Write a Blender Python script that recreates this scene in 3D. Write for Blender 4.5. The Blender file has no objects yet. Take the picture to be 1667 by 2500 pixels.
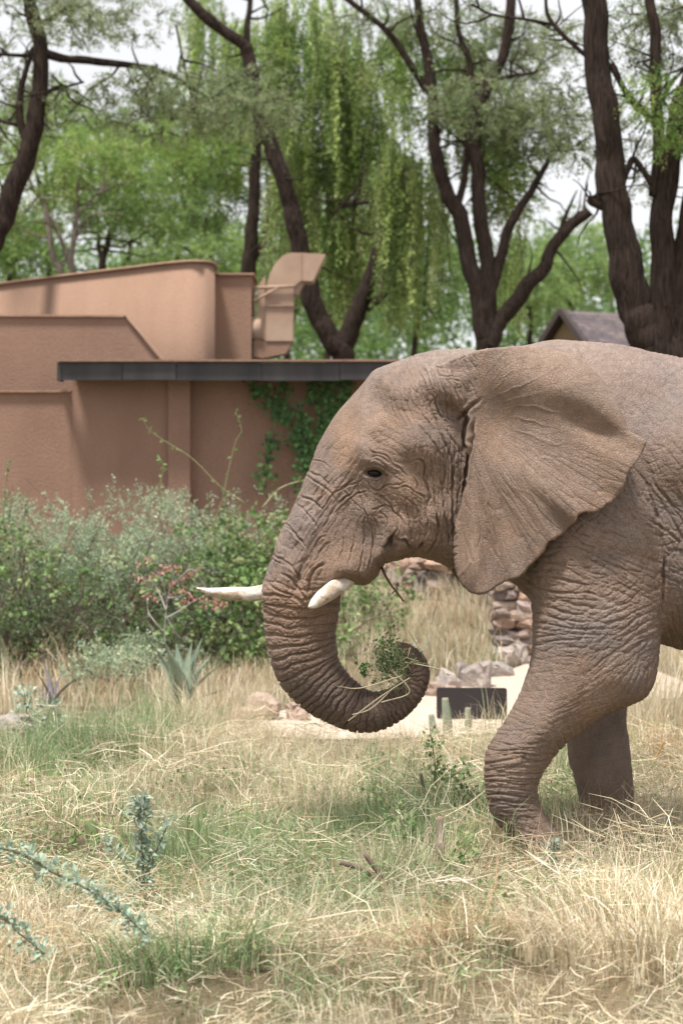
import bpy, math, random
import numpy as np
from mathutils import Vector

# ------------------------------------------------------------------ camera, sky, sun, exposure
SC = bpy.context.scene
COL = SC.collection
F, CX, HY, CZ = 5316.0, 833.5, 1135.0, 2.2      # focal length and horizon in photo pixels, eye height in metres
cam_data = bpy.data.cameras.new('camera')
cam = bpy.data.objects.new('camera', cam_data)
COL.objects.link(cam)
cam.location = (0, 0, CZ)
cam.rotation_euler = (math.radians(90), 0, 0)
cam_data.sensor_fit = 'VERTICAL'
cam_data.sensor_height = 36.0
cam_data.lens = 36.0 * F / 2500.0
cam_data.shift_y = -(1250.0 - HY) / 2500.0
cam_data.clip_end = 3000
cam_data.dof.use_dof = True
cam_data.dof.focus_distance = 12.0
cam_data.dof.aperture_fstop = 2.8
SC.camera = cam

SUN_EL, SUN_AZ = 70.0, 215.0                    # high, from behind the camera and a little to the left
world = bpy.data.worlds.new('World')
SC.world = world
world.use_nodes = True
wn, wl = world.node_tree.nodes, world.node_tree.links
bg = wn['Background']
sky = wn.new('ShaderNodeTexSky')
sky.sky_type = 'NISHITA'
sky.sun_disc = False
sky.sun_elevation = math.radians(SUN_EL)
sky.sun_rotation = math.radians(SUN_AZ)
sky.dust_density = 3.0
# thin bright cloud cover over the blue
tc = wn.new('ShaderNodeTexCoord')
cn = wn.new('ShaderNodeTexNoise'); cn.inputs['Scale'].default_value = 3.0; cn.inputs['Detail'].default_value = 5
cr = wn.new('ShaderNodeMapRange')
cr.inputs['From Min'].default_value = 0.3; cr.inputs['From Max'].default_value = 0.7
cr.inputs['To Min'].default_value = 0.78; cr.inputs['To Max'].default_value = 0.98
cm = wn.new('ShaderNodeMixRGB'); cm.inputs[2].default_value = (14.6, 14.7, 15.0, 1)
wl.new(tc.outputs['Generated'], cn.inputs['Vector'])
wl.new(cn.outputs['Fac'], cr.inputs['Value'])
wl.new(cr.outputs['Result'], cm.inputs[0])
wl.new(sky.outputs['Color'], cm.inputs[1])
wl.new(cm.outputs['Color'], bg.inputs['Color'])
bg.inputs['Strength'].default_value = 0.051

sun_data = bpy.data.lights.new('sun', 'SUN')
sun_data.energy = 3.9
sun_data.angle = math.radians(9)
sun_data.color = (1.0, 0.965, 0.91)
sun = bpy.data.objects.new('sun', sun_data)
COL.objects.link(sun)
_e, _a = math.radians(SUN_EL), math.radians(SUN_AZ)
_to = Vector((math.sin(_a) * math.cos(_e), math.cos(_a) * math.cos(_e), math.sin(_e)))
sun.rotation_euler = _to.to_track_quat('Z', 'Y').to_euler()

SC.view_settings.view_transform = 'Standard'
SC.view_settings.look = 'None'
SC.view_settings.gamma = 1.0
SC.view_settings.exposure = 0.6
SC.render.engine = 'CYCLES'
SC.cycles.use_denoising = True
SC.cycles.max_bounces = 6
SC.cycles.diffuse_bounces = 3
SC.cycles.glossy_bounces = 2
SC.cycles.transparent_max_bounces = 8

# ------------------------------------------------------------------ helpers
rng = np.random.default_rng(7)
random.seed(7)

def P(px, py, Y):
    """world point seen at photo pixel (px, py) at distance Y"""
    return np.array(((px - CX) * Y / F, Y, CZ - (py - HY) * Y / F))

def G(px, py):
    """point of the flat ground seen at photo pixel"""
    return P(px, py, CZ * F / (py - HY))

def mpp(Y):
    return Y / F

def tag(o, label=None, cat=None, group=None, kind=None):
    if label: o['label'] = label
    if cat: o['category'] = cat
    if group: o['group'] = group
    if kind: o['kind'] = kind
    return o

def empty(name, loc, label=None, cat=None, group=None, rz=0.0):
    o = bpy.data.objects.new(name, None)
    o.empty_display_size = 0.1
    COL.objects.link(o)
    o.location = loc
    o.rotation_euler = (0, 0, rz)
    return tag(o, label, cat, group)

def hash01(i, j, k, s=0):
    n = (i.astype(np.int64) * 374761393 + j.astype(np.int64) * 668265263 + k.astype(np.int64) * 2147483647 + s * 974634777) & 0xffffffff
    n = ((n ^ (n >> 13)) * 1274126177) & 0xffffffff
    n = ((n ^ (n >> 16)) * 2246822519) & 0xffffffff
    n = n ^ (n >> 15)
    return (n & 0xffffff).astype(np.float64) / 0xffffff

def vnoise(x, y, z=None, s=0):
    """value noise, 0..1"""
    x = np.asarray(x, float); y = np.asarray(y, float)
    z = np.zeros_like(x) if z is None else np.asarray(z, float)
    i, j, k = np.floor(x), np.floor(y), np.floor(z)
    fx, fy, fz = x - i, y - j, z - k
    fx, fy, fz = fx*fx*(3-2*fx), fy*fy*(3-2*fy), fz*fz*(3-2*fz)
    r = 0
    for a in (0, 1):
        wa = fx if a else 1 - fx
        for b in (0, 1):
            wb = fy if b else 1 - fy
            for c in (0, 1):
                wc = fz if c else 1 - fz
                r = r + wa*wb*wc*hash01(i + a, j + b, k + c, s)
    return r

def fbm(x, y, z=None, s=0, octaves=4):
    r, a, t = 0, 0.5, 0
    x = np.asarray(x, float); y = np.asarray(y, float)
    z = None if z is None else np.asarray(z, float)
    for o in range(octaves):
        r = r + a * vnoise(x * 2**o, y * 2**o, None if z is None else z * 2**o, s + o)
        t += a; a *= 0.5
    return r / t

def cells(x, y, s=0, jit=0.9):
    """cellular noise: F1, F2"""
    i, j = np.floor(x), np.floor(y)
    f1 = np.full(x.shape, 9.0); f2 = np.full(x.shape, 9.0)
    zz = np.zeros_like(i)
    for a in (-1, 0, 1):
        for b in (-1, 0, 1):
            cx = i + a + 0.5 + jit * (hash01(i + a, j + b, zz, s) - 0.5)
            cy = j + b + 0.5 + jit * (hash01(i + a, j + b, zz + 1, s) - 0.5)
            d = np.hypot(x - cx, y - cy)
            n2 = np.minimum(f2, np.maximum(d, f1)); f1 = np.minimum(f1, d); f2 = n2
    return f1, f2

def smooth(p, n=8, closed=False):
    """Catmull-Rom through points (k, d) -> denser polyline"""
    p = np.asarray(p, float)
    if closed: q = np.vstack([p[-1:], p, p[:2]])
    else: q = np.vstack([2*p[:1] - p[1:2], p, 2*p[-1:] - p[-2:-1]])
    out = []
    for i in range(1, len(q) - 2):
        t = np.linspace(0, 1, n, endpoint=False)[:, None]
        a, b, c, d = q[i-1], q[i], q[i+1], q[i+2]
        out.append(0.5*((2*b) + (-a + c)*t + (2*a - 5*b + 4*c - d)*t**2 + (-a + 3*b - 3*c + d)*t**3))
    if not closed: out.append(p[-1:])
    return np.vstack(out)

def mesh_np(name, V, quads=None, tris=None, mat=None, parent=None, tint=None, flat=False, loc=None):
    """ONE mesh object from numpy arrays"""
    V = np.asarray(V, np.float32).reshape(-1, 3)
    me = bpy.data.meshes.new(name)
    nq = 0 if quads is None else len(quads)
    nt = 0 if tris is None else len(tris)
    li, st = [], []
    if nq:
        li.append(np.asarray(quads, np.int32).ravel()); st.append(np.arange(nq, dtype=np.int32) * 4)
    if nt:
        li.append(np.asarray(tris, np.int32).ravel()); st.append(np.arange(nt, dtype=np.int32) * 3 + nq * 4)
    li = np.concatenate(li); st = np.concatenate(st)
    me.vertices.add(len(V)); me.vertices.foreach_set('co', V.ravel())
    me.loops.add(len(li)); me.loops.foreach_set('vertex_index', li)
    me.polygons.add(nq + nt); me.polygons.foreach_set('loop_start', st)
    me.update(calc_edges=True)
    me.polygons.foreach_set('use_smooth', np.full(nq + nt, not flat, dtype=bool))
    if tint is not None:
        t = np.ones((len(V), 4), np.float32); t[:, :3] = np.asarray(tint, np.float32)
        at = me.attributes.new('tint', 'FLOAT_COLOR', 'POINT')
        at.data.foreach_set('color', t.ravel())
    if mat: me.materials.append(mat)
    o = bpy.data.objects.new(name, me)
    COL.objects.link(o)
    if parent is not None: o.parent = parent
    if loc is not None: o.location = loc
    return o

class MB:
    """collects pieces of ONE part"""
    def __init__(s): s.V = []; s.Q = []; s.T = []; s.C = []; s.n = 0
    def add(s, V, Q=None, T=None, tint=(1, 1, 1)):
        V = np.asarray(V, float).reshape(-1, 3)
        if Q is not None and len(Q): s.Q.append(np.asarray(Q, int).reshape(-1, 4) + s.n)
        if T is not None and len(T): s.T.append(np.asarray(T, int).reshape(-1, 3) + s.n)
        c = np.asarray(tint, float)
        s.C.append(np.broadcast_to(c, (len(V), 3)))
        s.V.append(V); s.n += len(V)
        return s
    def box(s, c, h, rz=0.0, tint=(1, 1, 1)):
        c = np.asarray(c, float); hx, hy, hz = h
        k = np.array([(x, y, z) for z in (-1, 1) for y in (-1, 1) for x in (-1, 1)], float) * (hx, hy, hz)
        ca, sa = math.cos(rz), math.sin(rz)
        k = np.stack([k[:, 0]*ca - k[:, 1]*sa, k[:, 0]*sa + k[:, 1]*ca, k[:, 2]], 1) + c
        return s.add(k, [(0, 2, 3, 1), (4, 5, 7, 6), (0, 1, 5, 4), (2, 6, 7, 3), (0, 4, 6, 2), (1, 3, 7, 5)], tint=tint)
    def tube(s, p, r, sides=8, tint=(1, 1, 1), rough=0.0, scale=4.0, flat=1.0, caps=True):
        p = np.asarray(p, float); n = len(p)
        r = np.broadcast_to(np.asarray(r, float), (n,))
        t = np.gradient(p, axis=0); t /= np.linalg.norm(t, axis=1)[:, None] + 1e-9
        up = np.array((0, 1.0, 0)) if abs(t[0][1]) < 0.9 else np.array((1.0, 0, 0))
        us = np.zeros_like(p)
        u = up - t[0]*np.dot(up, t[0])
        for i in range(n):
            u = u - t[i]*np.dot(u, t[i]); u /= np.linalg.norm(u) + 1e-9; us[i] = u
        vs = np.cross(t, us)
        a = np.arange(sides) * 2*math.pi/sides
        rr = r[:, None] * np.ones(sides)
        V = p[:, None, :] + rr[..., None]*(np.cos(a)[None, :, None]*us[:, None, :]*flat + np.sin(a)[None, :, None]*vs[:, None, :])
        if rough:
            D = V - p[:, None, :]
            nz = fbm(V[..., 0]*scale + 3, V[..., 1]*scale, V[..., 2]*scale*0.35, 5, 4)
            V = p[:, None, :] + D*(1 + rough*(nz[..., None]*2 - 1))
        i = np.arange(n - 1)[:, None]; j = np.arange(sides)[None, :]; j2 = (j + 1) % sides
        Q = np.stack([i*sides + j, i*sides + j2, (i+1)*sides + j2, (i+1)*sides + j], -1).reshape(-1, 4)
        V = V.reshape(-1, 3)
        T = []
        if caps:
            V = np.vstack([V, p[:1], p[-1:]])
            jj = np.arange(sides); j2 = (jj + 1) % sides
            T = np.vstack([np.stack([np.full(sides, n*sides), j2, jj], 1), np.stack([np.full(sides, n*sides + 1), (n-1)*sides + jj, (n-1)*sides + j2], 1)])
        tint = np.asarray(tint, float)
        return s.add(V, Q, T, tint)
    def leaves(s, c, d, size, tint, width=0.35, fold=0.15, up=None, bend=0.0, one=False):
        """one folded diamond leaf for each row of c, along d"""
        c = np.asarray(c, float); n = len(c)
        d = np.asarray(d, float); d = d/(np.linalg.norm(d, axis=1)[:, None] + 1e-9)
        size = np.broadcast_to(np.asarray(size, float), (n,))[:, None]
        r = rng.normal(size=(n, 3)) if up is None else np.asarray(up, float) + 0.35*rng.normal(size=(n, 3))
        w = np.cross(d, r); w /= np.linalg.norm(w, axis=1)[:, None] + 1e-9
        nn = np.cross(w, d)
        if one:                                   # far leaves: a single triangle
            V = np.stack([c - w*size*width*.9, c + w*size*width*.9, c + d*size], 1).reshape(-1, 3)
            return s.add(V, None, np.arange(n)[:, None]*3 + np.array((0, 1, 2)), np.repeat(np.broadcast_to(np.asarray(tint, float), (n, 3)), 3, 0))
        A = c; B = c + d*size*0.45 + w*size*width + nn*size*fold
        C = c + d*size - nn*size*bend; D = c + d*size*0.45 - w*size*width + nn*size*fold
        V = np.stack([A, B, C, D], 1).reshape(-1, 3)
        b = np.arange(n)[:, None]*4
        T = np.vstack([b + (0, 1, 2), b + (0, 2, 3)])
        t = np.repeat(np.broadcast_to(np.asarray(tint, float), (n, 3)), 4, 0)
        return s.add(V, None, T, t)
    def build(s, name, mat, parent=None, flat=False, loc=None):
        if not s.n: return None
        V = np.vstack(s.V)
        if loc is not None: V = V - np.asarray(loc, float)
        return mesh_np(name, V, np.vstack(s.Q) if s.Q else None, np.vstack(s.T) if s.T else None, mat, parent, np.vstack(s.C), flat, loc)

# ------------------------------------------------------------------ materials
def newmat(name):
    m = bpy.data.materials.new(name); m.use_nodes = True
    nt = m.node_tree
    return m, nt.nodes, nt.links, nt.nodes['Principled BSDF']

def mat_tint(name, rough=0.8, spec=0.25, translucent=0.0, bump=None, noise=None, mul=(1, 1, 1)):
    """colour from the per-vertex tint, grain from noise"""
    m, N, L, b = newmat(name)
    at = N.new('ShaderNodeAttribute'); at.attribute_name = 'tint'
    col = at.outputs['Color']
    mx = N.new('ShaderNodeMixRGB'); mx.blend_type = 'MULTIPLY'; mx.inputs[0].default_value = 1
    mx.inputs[2].default_value = (*mul, 1)
    L.new(col, mx.inputs[1]); col = mx.outputs[0]
    g = N.new('ShaderNodeNewGeometry')
    if noise:
        nz = N.new('ShaderNodeTexNoise'); nz.inputs['Scale'].default_value = noise[0]; nz.inputs['Detail'].default_value = 6
        L.new(g.outputs['Position'], nz.inputs['Vector'])
        mr = N.new('ShaderNodeMapRange'); mr.inputs['From Min'].default_value = 0.3; mr.inputs['From Max'].default_value = 0.7
        mr.inputs['To Min'].default_value = 1 - noise[1]; mr.inputs['To Max'].default_value = 1 + noise[1]
        L.new(nz.outputs['Fac'], mr.inputs['Value'])
        m2 = N.new('ShaderNodeVectorMath'); m2.operation = 'SCALE'
        L.new(col, m2.inputs[0]); L.new(mr.outputs['Result'], m2.inputs['Scale'])
        col = m2.outputs[0]
    L.new(col, b.inputs['Base Color'])
    b.inputs['Roughness'].default_value = rough
    b.inputs['Specular IOR Level'].default_value = spec
    if bump:
        nb = N.new('ShaderNodeTexNoise'); nb.inputs['Scale'].default_value = bump[0]; nb.inputs['Detail'].default_value = 8
        L.new(g.outputs['Position'], nb.inputs['Vector'])
        bp = N.new('ShaderNodeBump'); bp.inputs['Strength'].default_value = 1.0; bp.inputs['Distance'].default_value = bump[1]
        L.new(nb.outputs['Fac'], bp.inputs['Height']); L.new(bp.outputs['Normal'], b.inputs['Normal'])
    if translucent:
        tr = N.new('ShaderNodeBsdfTranslucent'); ms = N.new('ShaderNodeMixShader'); ms.inputs[0].default_value = translucent
        out = N['Material Output']
        L.new(col, tr.inputs['Color']); L.new(b.outputs[0], ms.inputs[1]); L.new(tr.outputs[0], ms.inputs[2])
        L.new(ms.outputs[0], out.inputs['Surface'])
    return m
# ------------------------------------------------------------------ ground and path
m_ground, N_, L_, b_ = newmat('dry_soil')
g_ = N_.new('ShaderNodeNewGeometry')
n1 = N_.new('ShaderNodeTexNoise'); n1.inputs['Scale'].default_value = 1.3; n1.inputs['Detail'].default_value = 8
n2 = N_.new('ShaderNodeTexNoise'); n2.inputs['Scale'].default_value = 40; n2.inputs['Detail'].default_value = 6
rp = N_.new('ShaderNodeValToRGB')
rp.color_ramp.elements[0].color = (.10, .085, .05, 1); rp.color_ramp.elements[0].position = .35
rp.color_ramp.elements[1].color = (.25, .19, .12, 1); rp.color_ramp.elements[1].position = .65
L_.new(g_.outputs['Position'], n1.inputs['Vector']); L_.new(g_.outputs['Position'], n2.inputs['Vector'])
L_.new(n1.outputs['Fac'], rp.inputs['Fac'])
mx = N_.new('ShaderNodeMixRGB'); mx.blend_type = 'OVERLAY'; mx.inputs[0].default_value = .5
L_.new(rp.outputs['Color'], mx.inputs[1]); L_.new(n2.outputs['Fac'], mx.inputs[2]); L_.new(mx.outputs[0], b_.inputs['Base Color'])
b_.inputs['Roughness'].default_value = .95; b_.inputs['Specular IOR Level'].default_value = .1
bp = N_.new('ShaderNodeBump'); bp.inputs['Distance'].default_value = .03; L_.new(n2.outputs['Fac'], bp.inputs['Height']); L_.new(bp.outputs['Normal'], b_.inputs['Normal'])
xs = np.concatenate([np.linspace(-900, -12, 8), np.linspace(-10, 14, 97), np.linspace(16, 900, 8)])
ys = np.concatenate([np.linspace(-40, 5, 4), np.linspace(6, 20, 71), np.linspace(20.5, 50, 60), np.linspace(60, 1500, 10)])
X, Yy = np.meshgrid(xs, ys, indexing='ij')
def X_(px, Y): return (px - CX)*Y/F
HEAPS = [(640, 9.0, .42, .35, .17), (1150, 9.0, .38, .3, .15), (1640, 8.9, .45, .4, .20), (70, 9.3, .4, .35, .13), (960, 10.7, .35, .35, .10), (90, 10.4, .3, .3, .12), (1500, 10.2, .4, .35, .10)]
def mound(x, y):
    """raised bed behind the path edging"""
    far_edge = np.interp(x, [G(q, 1700)[0] for q in (560, 800, 1060, 1190, 1300)], [20.0, 20.4, 21.3, 22.6, 24.2])
    return 0.62*np.clip((y - far_edge - .25)/3.2, 0, 1)**.8*np.clip((x + 1.6)/1.5, 0, 1)*np.clip((3.2 - x)/.9, 0, 1)
def ground_z(x, y):
    amp = .05 + .17*np.clip((16.3 - y)/1.5, 0, 1)*np.clip(1.15 - np.exp(-((x - 1.15)/.6)**2 - ((y - 12.4)/1.3)**2)*1.3, 0, 1)
    return -0.03 + amp*(fbm(x*1.25, y*1.25, None, 201, 3) - .5) + mound(x, y) + sum(hh_*np.exp(-((x - X_(qx, qy))/rx_)**2 - ((y - qy)/ry_)**2) for qx, qy, rx_, ry_, hh_ in HEAPS)
Zz = np.where((np.abs(X) < 15) & (Yy < 52), ground_z(X, Yy), -0.03)
V = np.stack([X, Yy, Zz], -1).reshape(-1, 3)
i, j = np.meshgrid(np.arange(len(xs) - 1), np.arange(len(ys) - 1), indexing='ij')
k = (i*len(ys) + j).ravel()
tag(mesh_np('ground', V, np.stack([k, k + len(ys), k + len(ys) + 1, k + 1], 1), None, m_ground), kind='structure')

m_path, N_, L_, b_ = newmat('pale_sand')
g_ = N_.new('ShaderNodeNewGeometry')
n1 = N_.new('ShaderNodeTexNoise'); n1.inputs['Scale'].default_value = 6; n1.inputs['Detail'].default_value = 8
rp = N_.new('ShaderNodeValToRGB')
rp.color_ramp.elements[0].color = (.43, .335, .26, 1); rp.color_ramp.elements[0].position = .3
rp.color_ramp.elements[1].color = (.56, .455, .37, 1); rp.color_ramp.elements[1].position = .7
L_.new(g_.outputs['Position'], n1.inputs['Vector']); L_.new(n1.outputs['Fac'], rp.inputs['Fac']); L_.new(rp.outputs['Color'], b_.inputs['Base Color'])
b_.inputs['Roughness'].default_value = .95
bp = N_.new('ShaderNodeBump'); bp.inputs['Distance'].default_value = .02; L_.new(n1.outputs['Fac'], bp.inputs['Height']); L_.new(bp.outputs['Normal'], b_.inputs['Normal'])
PN = smooth([G(*q)[:2] for q in [(470, 1782), (520, 1788), (580, 1796), (680, 1802), (800, 1808), (1000, 1806), (1180, 1790), (1300, 1760), (1450, 1722), (1750, 1700)]], 6)
PF = smooth([G(*q)[:2] for q in [(470, 1776), (520, 1770), (580, 1760), (660, 1745), (770, 1724), (930, 1712), (1060, 1692), (1190, 1660), (1300, 1622), (1500, 1602)]], 6)
n = min(len(PN), len(PF)); PN, PF = PN[:n], PF[:n]
rows = np.linspace(0, 1, 6)
V = np.array([[(*(a*(1 - t) + b*t), 0.012) for t in rows] for a, b in zip(PN, PF)])
V[:, :, 2] += 0.02*(fbm(V[..., 0]*2, V[..., 1]*2, None, 5, 3) - .3)
k = np.array([i*6 + j for i in range(n - 1) for j in range(5)])
tag(mesh_np('path', V.reshape(-1, 3), np.stack([k, k + 6, k + 7, k + 1], 1)[:, ::-1], None, m_path), kind='structure')
path_poly = np.vstack([PN, PF[::-1]])
def on_path(x, y):
    inside = np.zeros(x.shape, bool); q = path_poly
    for i in range(len(q)):
        ax, ay = q[i]; bx, by = q[(i + 1) % len(q)]
        if ay != by: inside ^= ((ay > y) != (by > y)) & (x < (bx - ax)*(y - ay)/(by - ay) + ax)
    return inside

# ------------------------------------------------------------------ rendered buildings
def stucco(name, c0, c1, streak=.35):
    m, N, L, b = newmat(name)
    g = N.new('ShaderNodeNewGeometry')
    mp = N.new('ShaderNodeMapping'); mp.inputs['Scale'].default_value = (1.3, 1.3, .6)
    a = N.new('ShaderNodeTexNoise'); a.inputs['Scale'].default_value = 1.5; a.inputs['Detail'].default_value = 7; a.inputs['Roughness'].default_value = .6
    c = N.new('ShaderNodeTexNoise'); c.inputs['Scale'].default_value = 38; c.inputs['Detail'].default_value = 6
    L.new(g.outputs['Position'], mp.inputs['Vector']); L.new(mp.outputs[0], a.inputs['Vector']); L.new(g.outputs['Position'], c.inputs['Vector'])
    r = N.new('ShaderNodeValToRGB'); r.color_ramp.elements[0].color = (*c0, 1); r.color_ramp.elements[0].position = .3
    r.color_ramp.elements[1].color = (*c1, 1); r.color_ramp.elements[1].position = .7
    L.new(a.outputs['Fac'], r.inputs['Fac'])
    o = N.new('ShaderNodeMixRGB'); o.blend_type = 'OVERLAY'; o.inputs[0].default_value = .18
    L.new(r.outputs['Color'], o.inputs[1]); L.new(c.outputs['Fac'], o.inputs[2]); L.new(o.outputs[0], b.inputs['Base Color'])
    b.inputs['Roughness'].default_value = .9; b.inputs['Specular IOR Level'].default_value = .15
    p = N.new('ShaderNodeBump'); p.inputs['Distance'].default_value = .012; p.inputs['Strength'].default_value = .7
    L.new(c.outputs['Fac'], p.inputs['Height']); L.new(p.outputs['Normal'], b.inputs['Normal'])
    return m
m_wall = stucco('shaded_brown_render', (.265, .162, .118), (.315, .196, .145))  # tree shade on the lower walls is put into this darker tone
m_upper = stucco('lit_brown_render', (.285, .178, .125), (.325, .208, .150))  # same render, painted brighter as the lit upper wall
m_cap = stucco('cap_render', (.33, .20, .14), (.44, .29, .21))
m_fascia, N_, L_, b_ = newmat('weathered_black_paint')
g_ = N_.new('ShaderNodeNewGeometry'); mp = N_.new('ShaderNodeMapping'); mp.inputs['Scale'].default_value = (4, 4, .5)
n1 = N_.new('ShaderNodeTexNoise'); n1.inputs['Scale'].default_value = 1.2; n1.inputs['Detail'].default_value = 8
rp = N_.new('ShaderNodeValToRGB'); rp.color_ramp.elements[0].color = (.026, .024, .026, 1); rp.color_ramp.elements[0].position = .35; rp.color_ramp.elements[1].color = (.058, .053, .053, 1); rp.color_ramp.elements[1].position = .75
L_.new(g_.outputs['Position'], mp.inputs[0]); L_.new(mp.outputs[0], n1.inputs['Vector']); L_.new(n1.outputs['Fac'], rp.inputs['Fac']); L_.new(rp.outputs[0], b_.inputs['Base Color'])
b_.inputs['Roughness'].default_value = .55

YW = 27.0
def Z_(py, Y): return CZ - (py - HY)*Y/F
def slab(m, plan, z0, z1, thick=None):
    """vertical wall along plan points [(x, y)], z1 may vary per point; thickness away from the camera"""
    p = np.asarray(plan, float); n = len(p)
    z1 = np.broadcast_to(np.asarray(z1, float), (n,)); z0 = np.broadcast_to(np.asarray(z0, float), (n,))
    t = np.gradient(p, axis=0); nn = np.stack([-t[:, 1], t[:, 0]], 1); nn /= np.linalg.norm(nn, axis=1)[:, None]
    q = p + nn*(thick or .25)
    V = np.vstack([np.column_stack([p, z0]), np.column_stack([p, z1]), np.column_stack([q, z1]), np.column_stack([q, z0])])
    Q = []
    for i in range(n - 1):
        for k in range(4):
            a, b = k*n, ((k + 1) % 4)*n
            Q.append((a + i, a + i + 1, b + i + 1, b + i))
    Q += [(0, n, 2*n, 3*n), (n - 1, 4*n - 1, 3*n - 1, 2*n - 1)]
    m.add(V, Q)
bld_o = np.array((X_(300, YW), YW, 0))
bld = empty('building', bld_o, 'earth-brown rendered building with a black fascia band and curved parapet', 'building')
def part(name, mb, mat, parent=bld, flat=True):
    return mb.build(name, mat, parent, flat) if parent is None else _rel(mb, name, mat, parent, flat)
def _rel(mb, name, mat, parent, flat):
    o0 = np.array(parent.location) if parent.parent is None else np.array(parent.location) + np.array(parent.parent.location)
    mb.V = [v - o0 for v in mb.V]
    return mb.build(name, mat, parent, flat)
z_f1, z_f0 = Z_(884, 26.55), Z_(928, 26.55)
m = MB(); slab(m, [(X_(178, YW), YW), (X_(420, YW), YW)], -.1, z_f0 + .05); part('wall', m, m_wall)
m = MB(); slab(m, [(X_(464, YW), YW + .12), (X_(1180, YW), YW + .12)], -.1, z_f0 + .05); part('wall', m, m_wall)
m = MB(); slab(m, [(X_(412, YW), YW - .06), (X_(465, YW), YW - .06)], -.1, z_f0 + .045, .3); part('pilaster', m, m_wall)
m = MB(); slab(m, [(X_(-260, YW), YW + .03), (X_(179, YW), YW + .03)], -.1, Z_(958, YW)); gw_ = part('garden_wall', m, m_wall)
m = MB(); slab(m, [(X_(-260, YW), YW - .02), (X_(173, YW), YW - .02)], Z_(958, YW) + .002, Z_(953, YW), .34); part('coping', m, m_cap, gw_)
# fascia boards, one board after the other
edges = [150, 300, 430, 640, 830, 1010, 1180]
for a, b in zip(edges[:-1], edges[1:]):
    m = MB(); jz = rng.uniform(-.006, .006); jy = rng.uniform(-.012, .012)
    slab(m, [(X_(a, 26.55) + .004, 26.55 + jy), (X_(b, 26.55) - .004, 26.55 + jy)], z_f0 + jz, z_f1 + jz, .05); part('fascia_board', m, m_fascia)
m = MB()
arc = [(X_(150, 26.55) - .035*math.sin(t) - .0, 26.55 + .06 + .5*t/1.5 - .06*math.cos(t)) for t in np.linspace(0, 1.5, 6)]
slab(m, arc[::-1], z_f0 - .004, z_f1 - .002, -.05); part('fascia_board', m, m_fascia)
m = MB(); m.box(((X_(1180, 27) + X_(150, 27))/2 + .1, 29.6, z_f1 - .03), (X_(1180, 27)/2 - X_(150, 27)/2 - .05, 3.02, .02)); part('roof', m, m_fascia)
m = MB(); slab(m, [(X_(140, 26.5), 26.50), (X_(1185, 26.5), 26.50)], z_f1 + .006, z_f1 + .03, .25); part('drip_edge', m, m_wall)
# left stepped parapet with a raking end
YP = 28.4
pts = [(-260, 771), (304, 774), (398, 882), (398, 1150), (-260, 1150)]
def prism(m, pts, Y, th):
    p = np.array([P(x, y, Y) for x, y in pts]); n = len(p)
    V = np.vstack([p, p + (0, th, 0)])
    Q = [(i, (i + 1) % n, n + (i + 1) % n, n + i) for i in range(n)]
    T = [(0, i + 1, i) for i in range(1, n - 1)] + [(n, n + i, n + i + 1) for i in range(1, n - 1)]
    m.add(V, Q, T)
m = MB(); prism(m, pts, YP, .3); para = part('parapet', m, m_wall)
m = MB(); prism(m, [(-260, 766), (304, 769), (304, 773.7), (-260, 770.7)], YP - .04, .38); part('coping', m, m_cap, para)
m = MB(); prism(m, [(304.2, 769), (307, 770), (404, 882), (397, 884)], YP - .043, .386); part('coping', m, m_cap, para)
# upper curved wall
cur = [(-150, 35.6), (0, 33.7), (150, 32.3), (287, 31.2), (370, 30.55), (430, 30.15), (465, 30.0), (492, 30.02), (508, 30.12), (518, 30.32), (523, 30.6), (525, 31.0), (524.5, 31.6)]
cp = smooth([(X_(a, b), b) for a, b in cur], 5)
hz = Z_(640, 30.0) - .012*np.arange(len(cp))[::-1]/len(cp)
m = MB(); slab(m, cp, 2.0, hz, .22); cw_ = part('curved_wall', m, m_upper, flat=False)
t = np.gradient(cp, axis=0); nn = np.stack([t[:, 1], -t[:, 0]], 1); nn /= np.linalg.norm(nn, axis=1)[:, None]
m = MB(); slab(m, cp + nn*.035, hz + .003, hz + .035, .3); part('coping', m, m_cap, cw_, flat=False)
m = MB(); slab(m, [(X_(500, 31.4), 31.4), (X_(614, 31.4), 31.4)], 2.0, Z_(672, 31.4), 1.4); bb_ = part('back_block', m, m_upper)
m = MB(); slab(m, [(X_(497, 31.3), 31.34), (X_(620, 31.3), 31.34)], Z_(672, 31.4) + .003, Z_(667, 31.4), 1.52); part('coping', m, m_cap, bb_)

# ventilation duct beside the block
m_duct, N_, L_, b_ = newmat('beige_painted_metal')
g_ = N_.new('ShaderNodeNewGeometry'); n1 = N_.new('ShaderNodeTexNoise'); n1.inputs['Scale'].default_value = 3; n1.inputs['Detail'].default_value = 8
rp = N_.new('ShaderNodeValToRGB'); rp.color_ramp.elements[0].color = (.36, .235, .165, 1); rp.color_ramp.elements[0].position = .3; rp.color_ramp.elements[1].color = (.47, .33, .24, 1); rp.color_ramp.elements[1].position = .7
L_.new(g_.outputs['Position'], n1.inputs[0]); L_.new(n1.outputs['Fac'], rp.inputs[0]); L_.new(rp.outputs[0], b_.inputs['Base Color']); b_.inputs['Roughness'].default_value = .6
YD = 31.5
K = .574
def cq(x, y): return (x*K, y*K + 550)
du = empty('ventilation_duct', P(680, 870, YD) * (1, 1, 0) + (0, 0, 3.0), 'beige metal ventilation duct with a curved elbow hood beside the back block', 'duct')
def ex(name, pts, y0, th, parent=du, mat=m_duct):
    mm = MB(); prism(mm, [cq(*q) for q in pts], y0, th); return _rel(mm, name, mat, parent, True)
sh_ = ex('shaft', [(1130, 343), (1246, 343), (1246, 492), (1130, 492)], YD, .62)
ex('side_shaft', [(1094, 322), (1129, 300), (1129, 492), (1094, 470)], YD + .05, .5)
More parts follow.
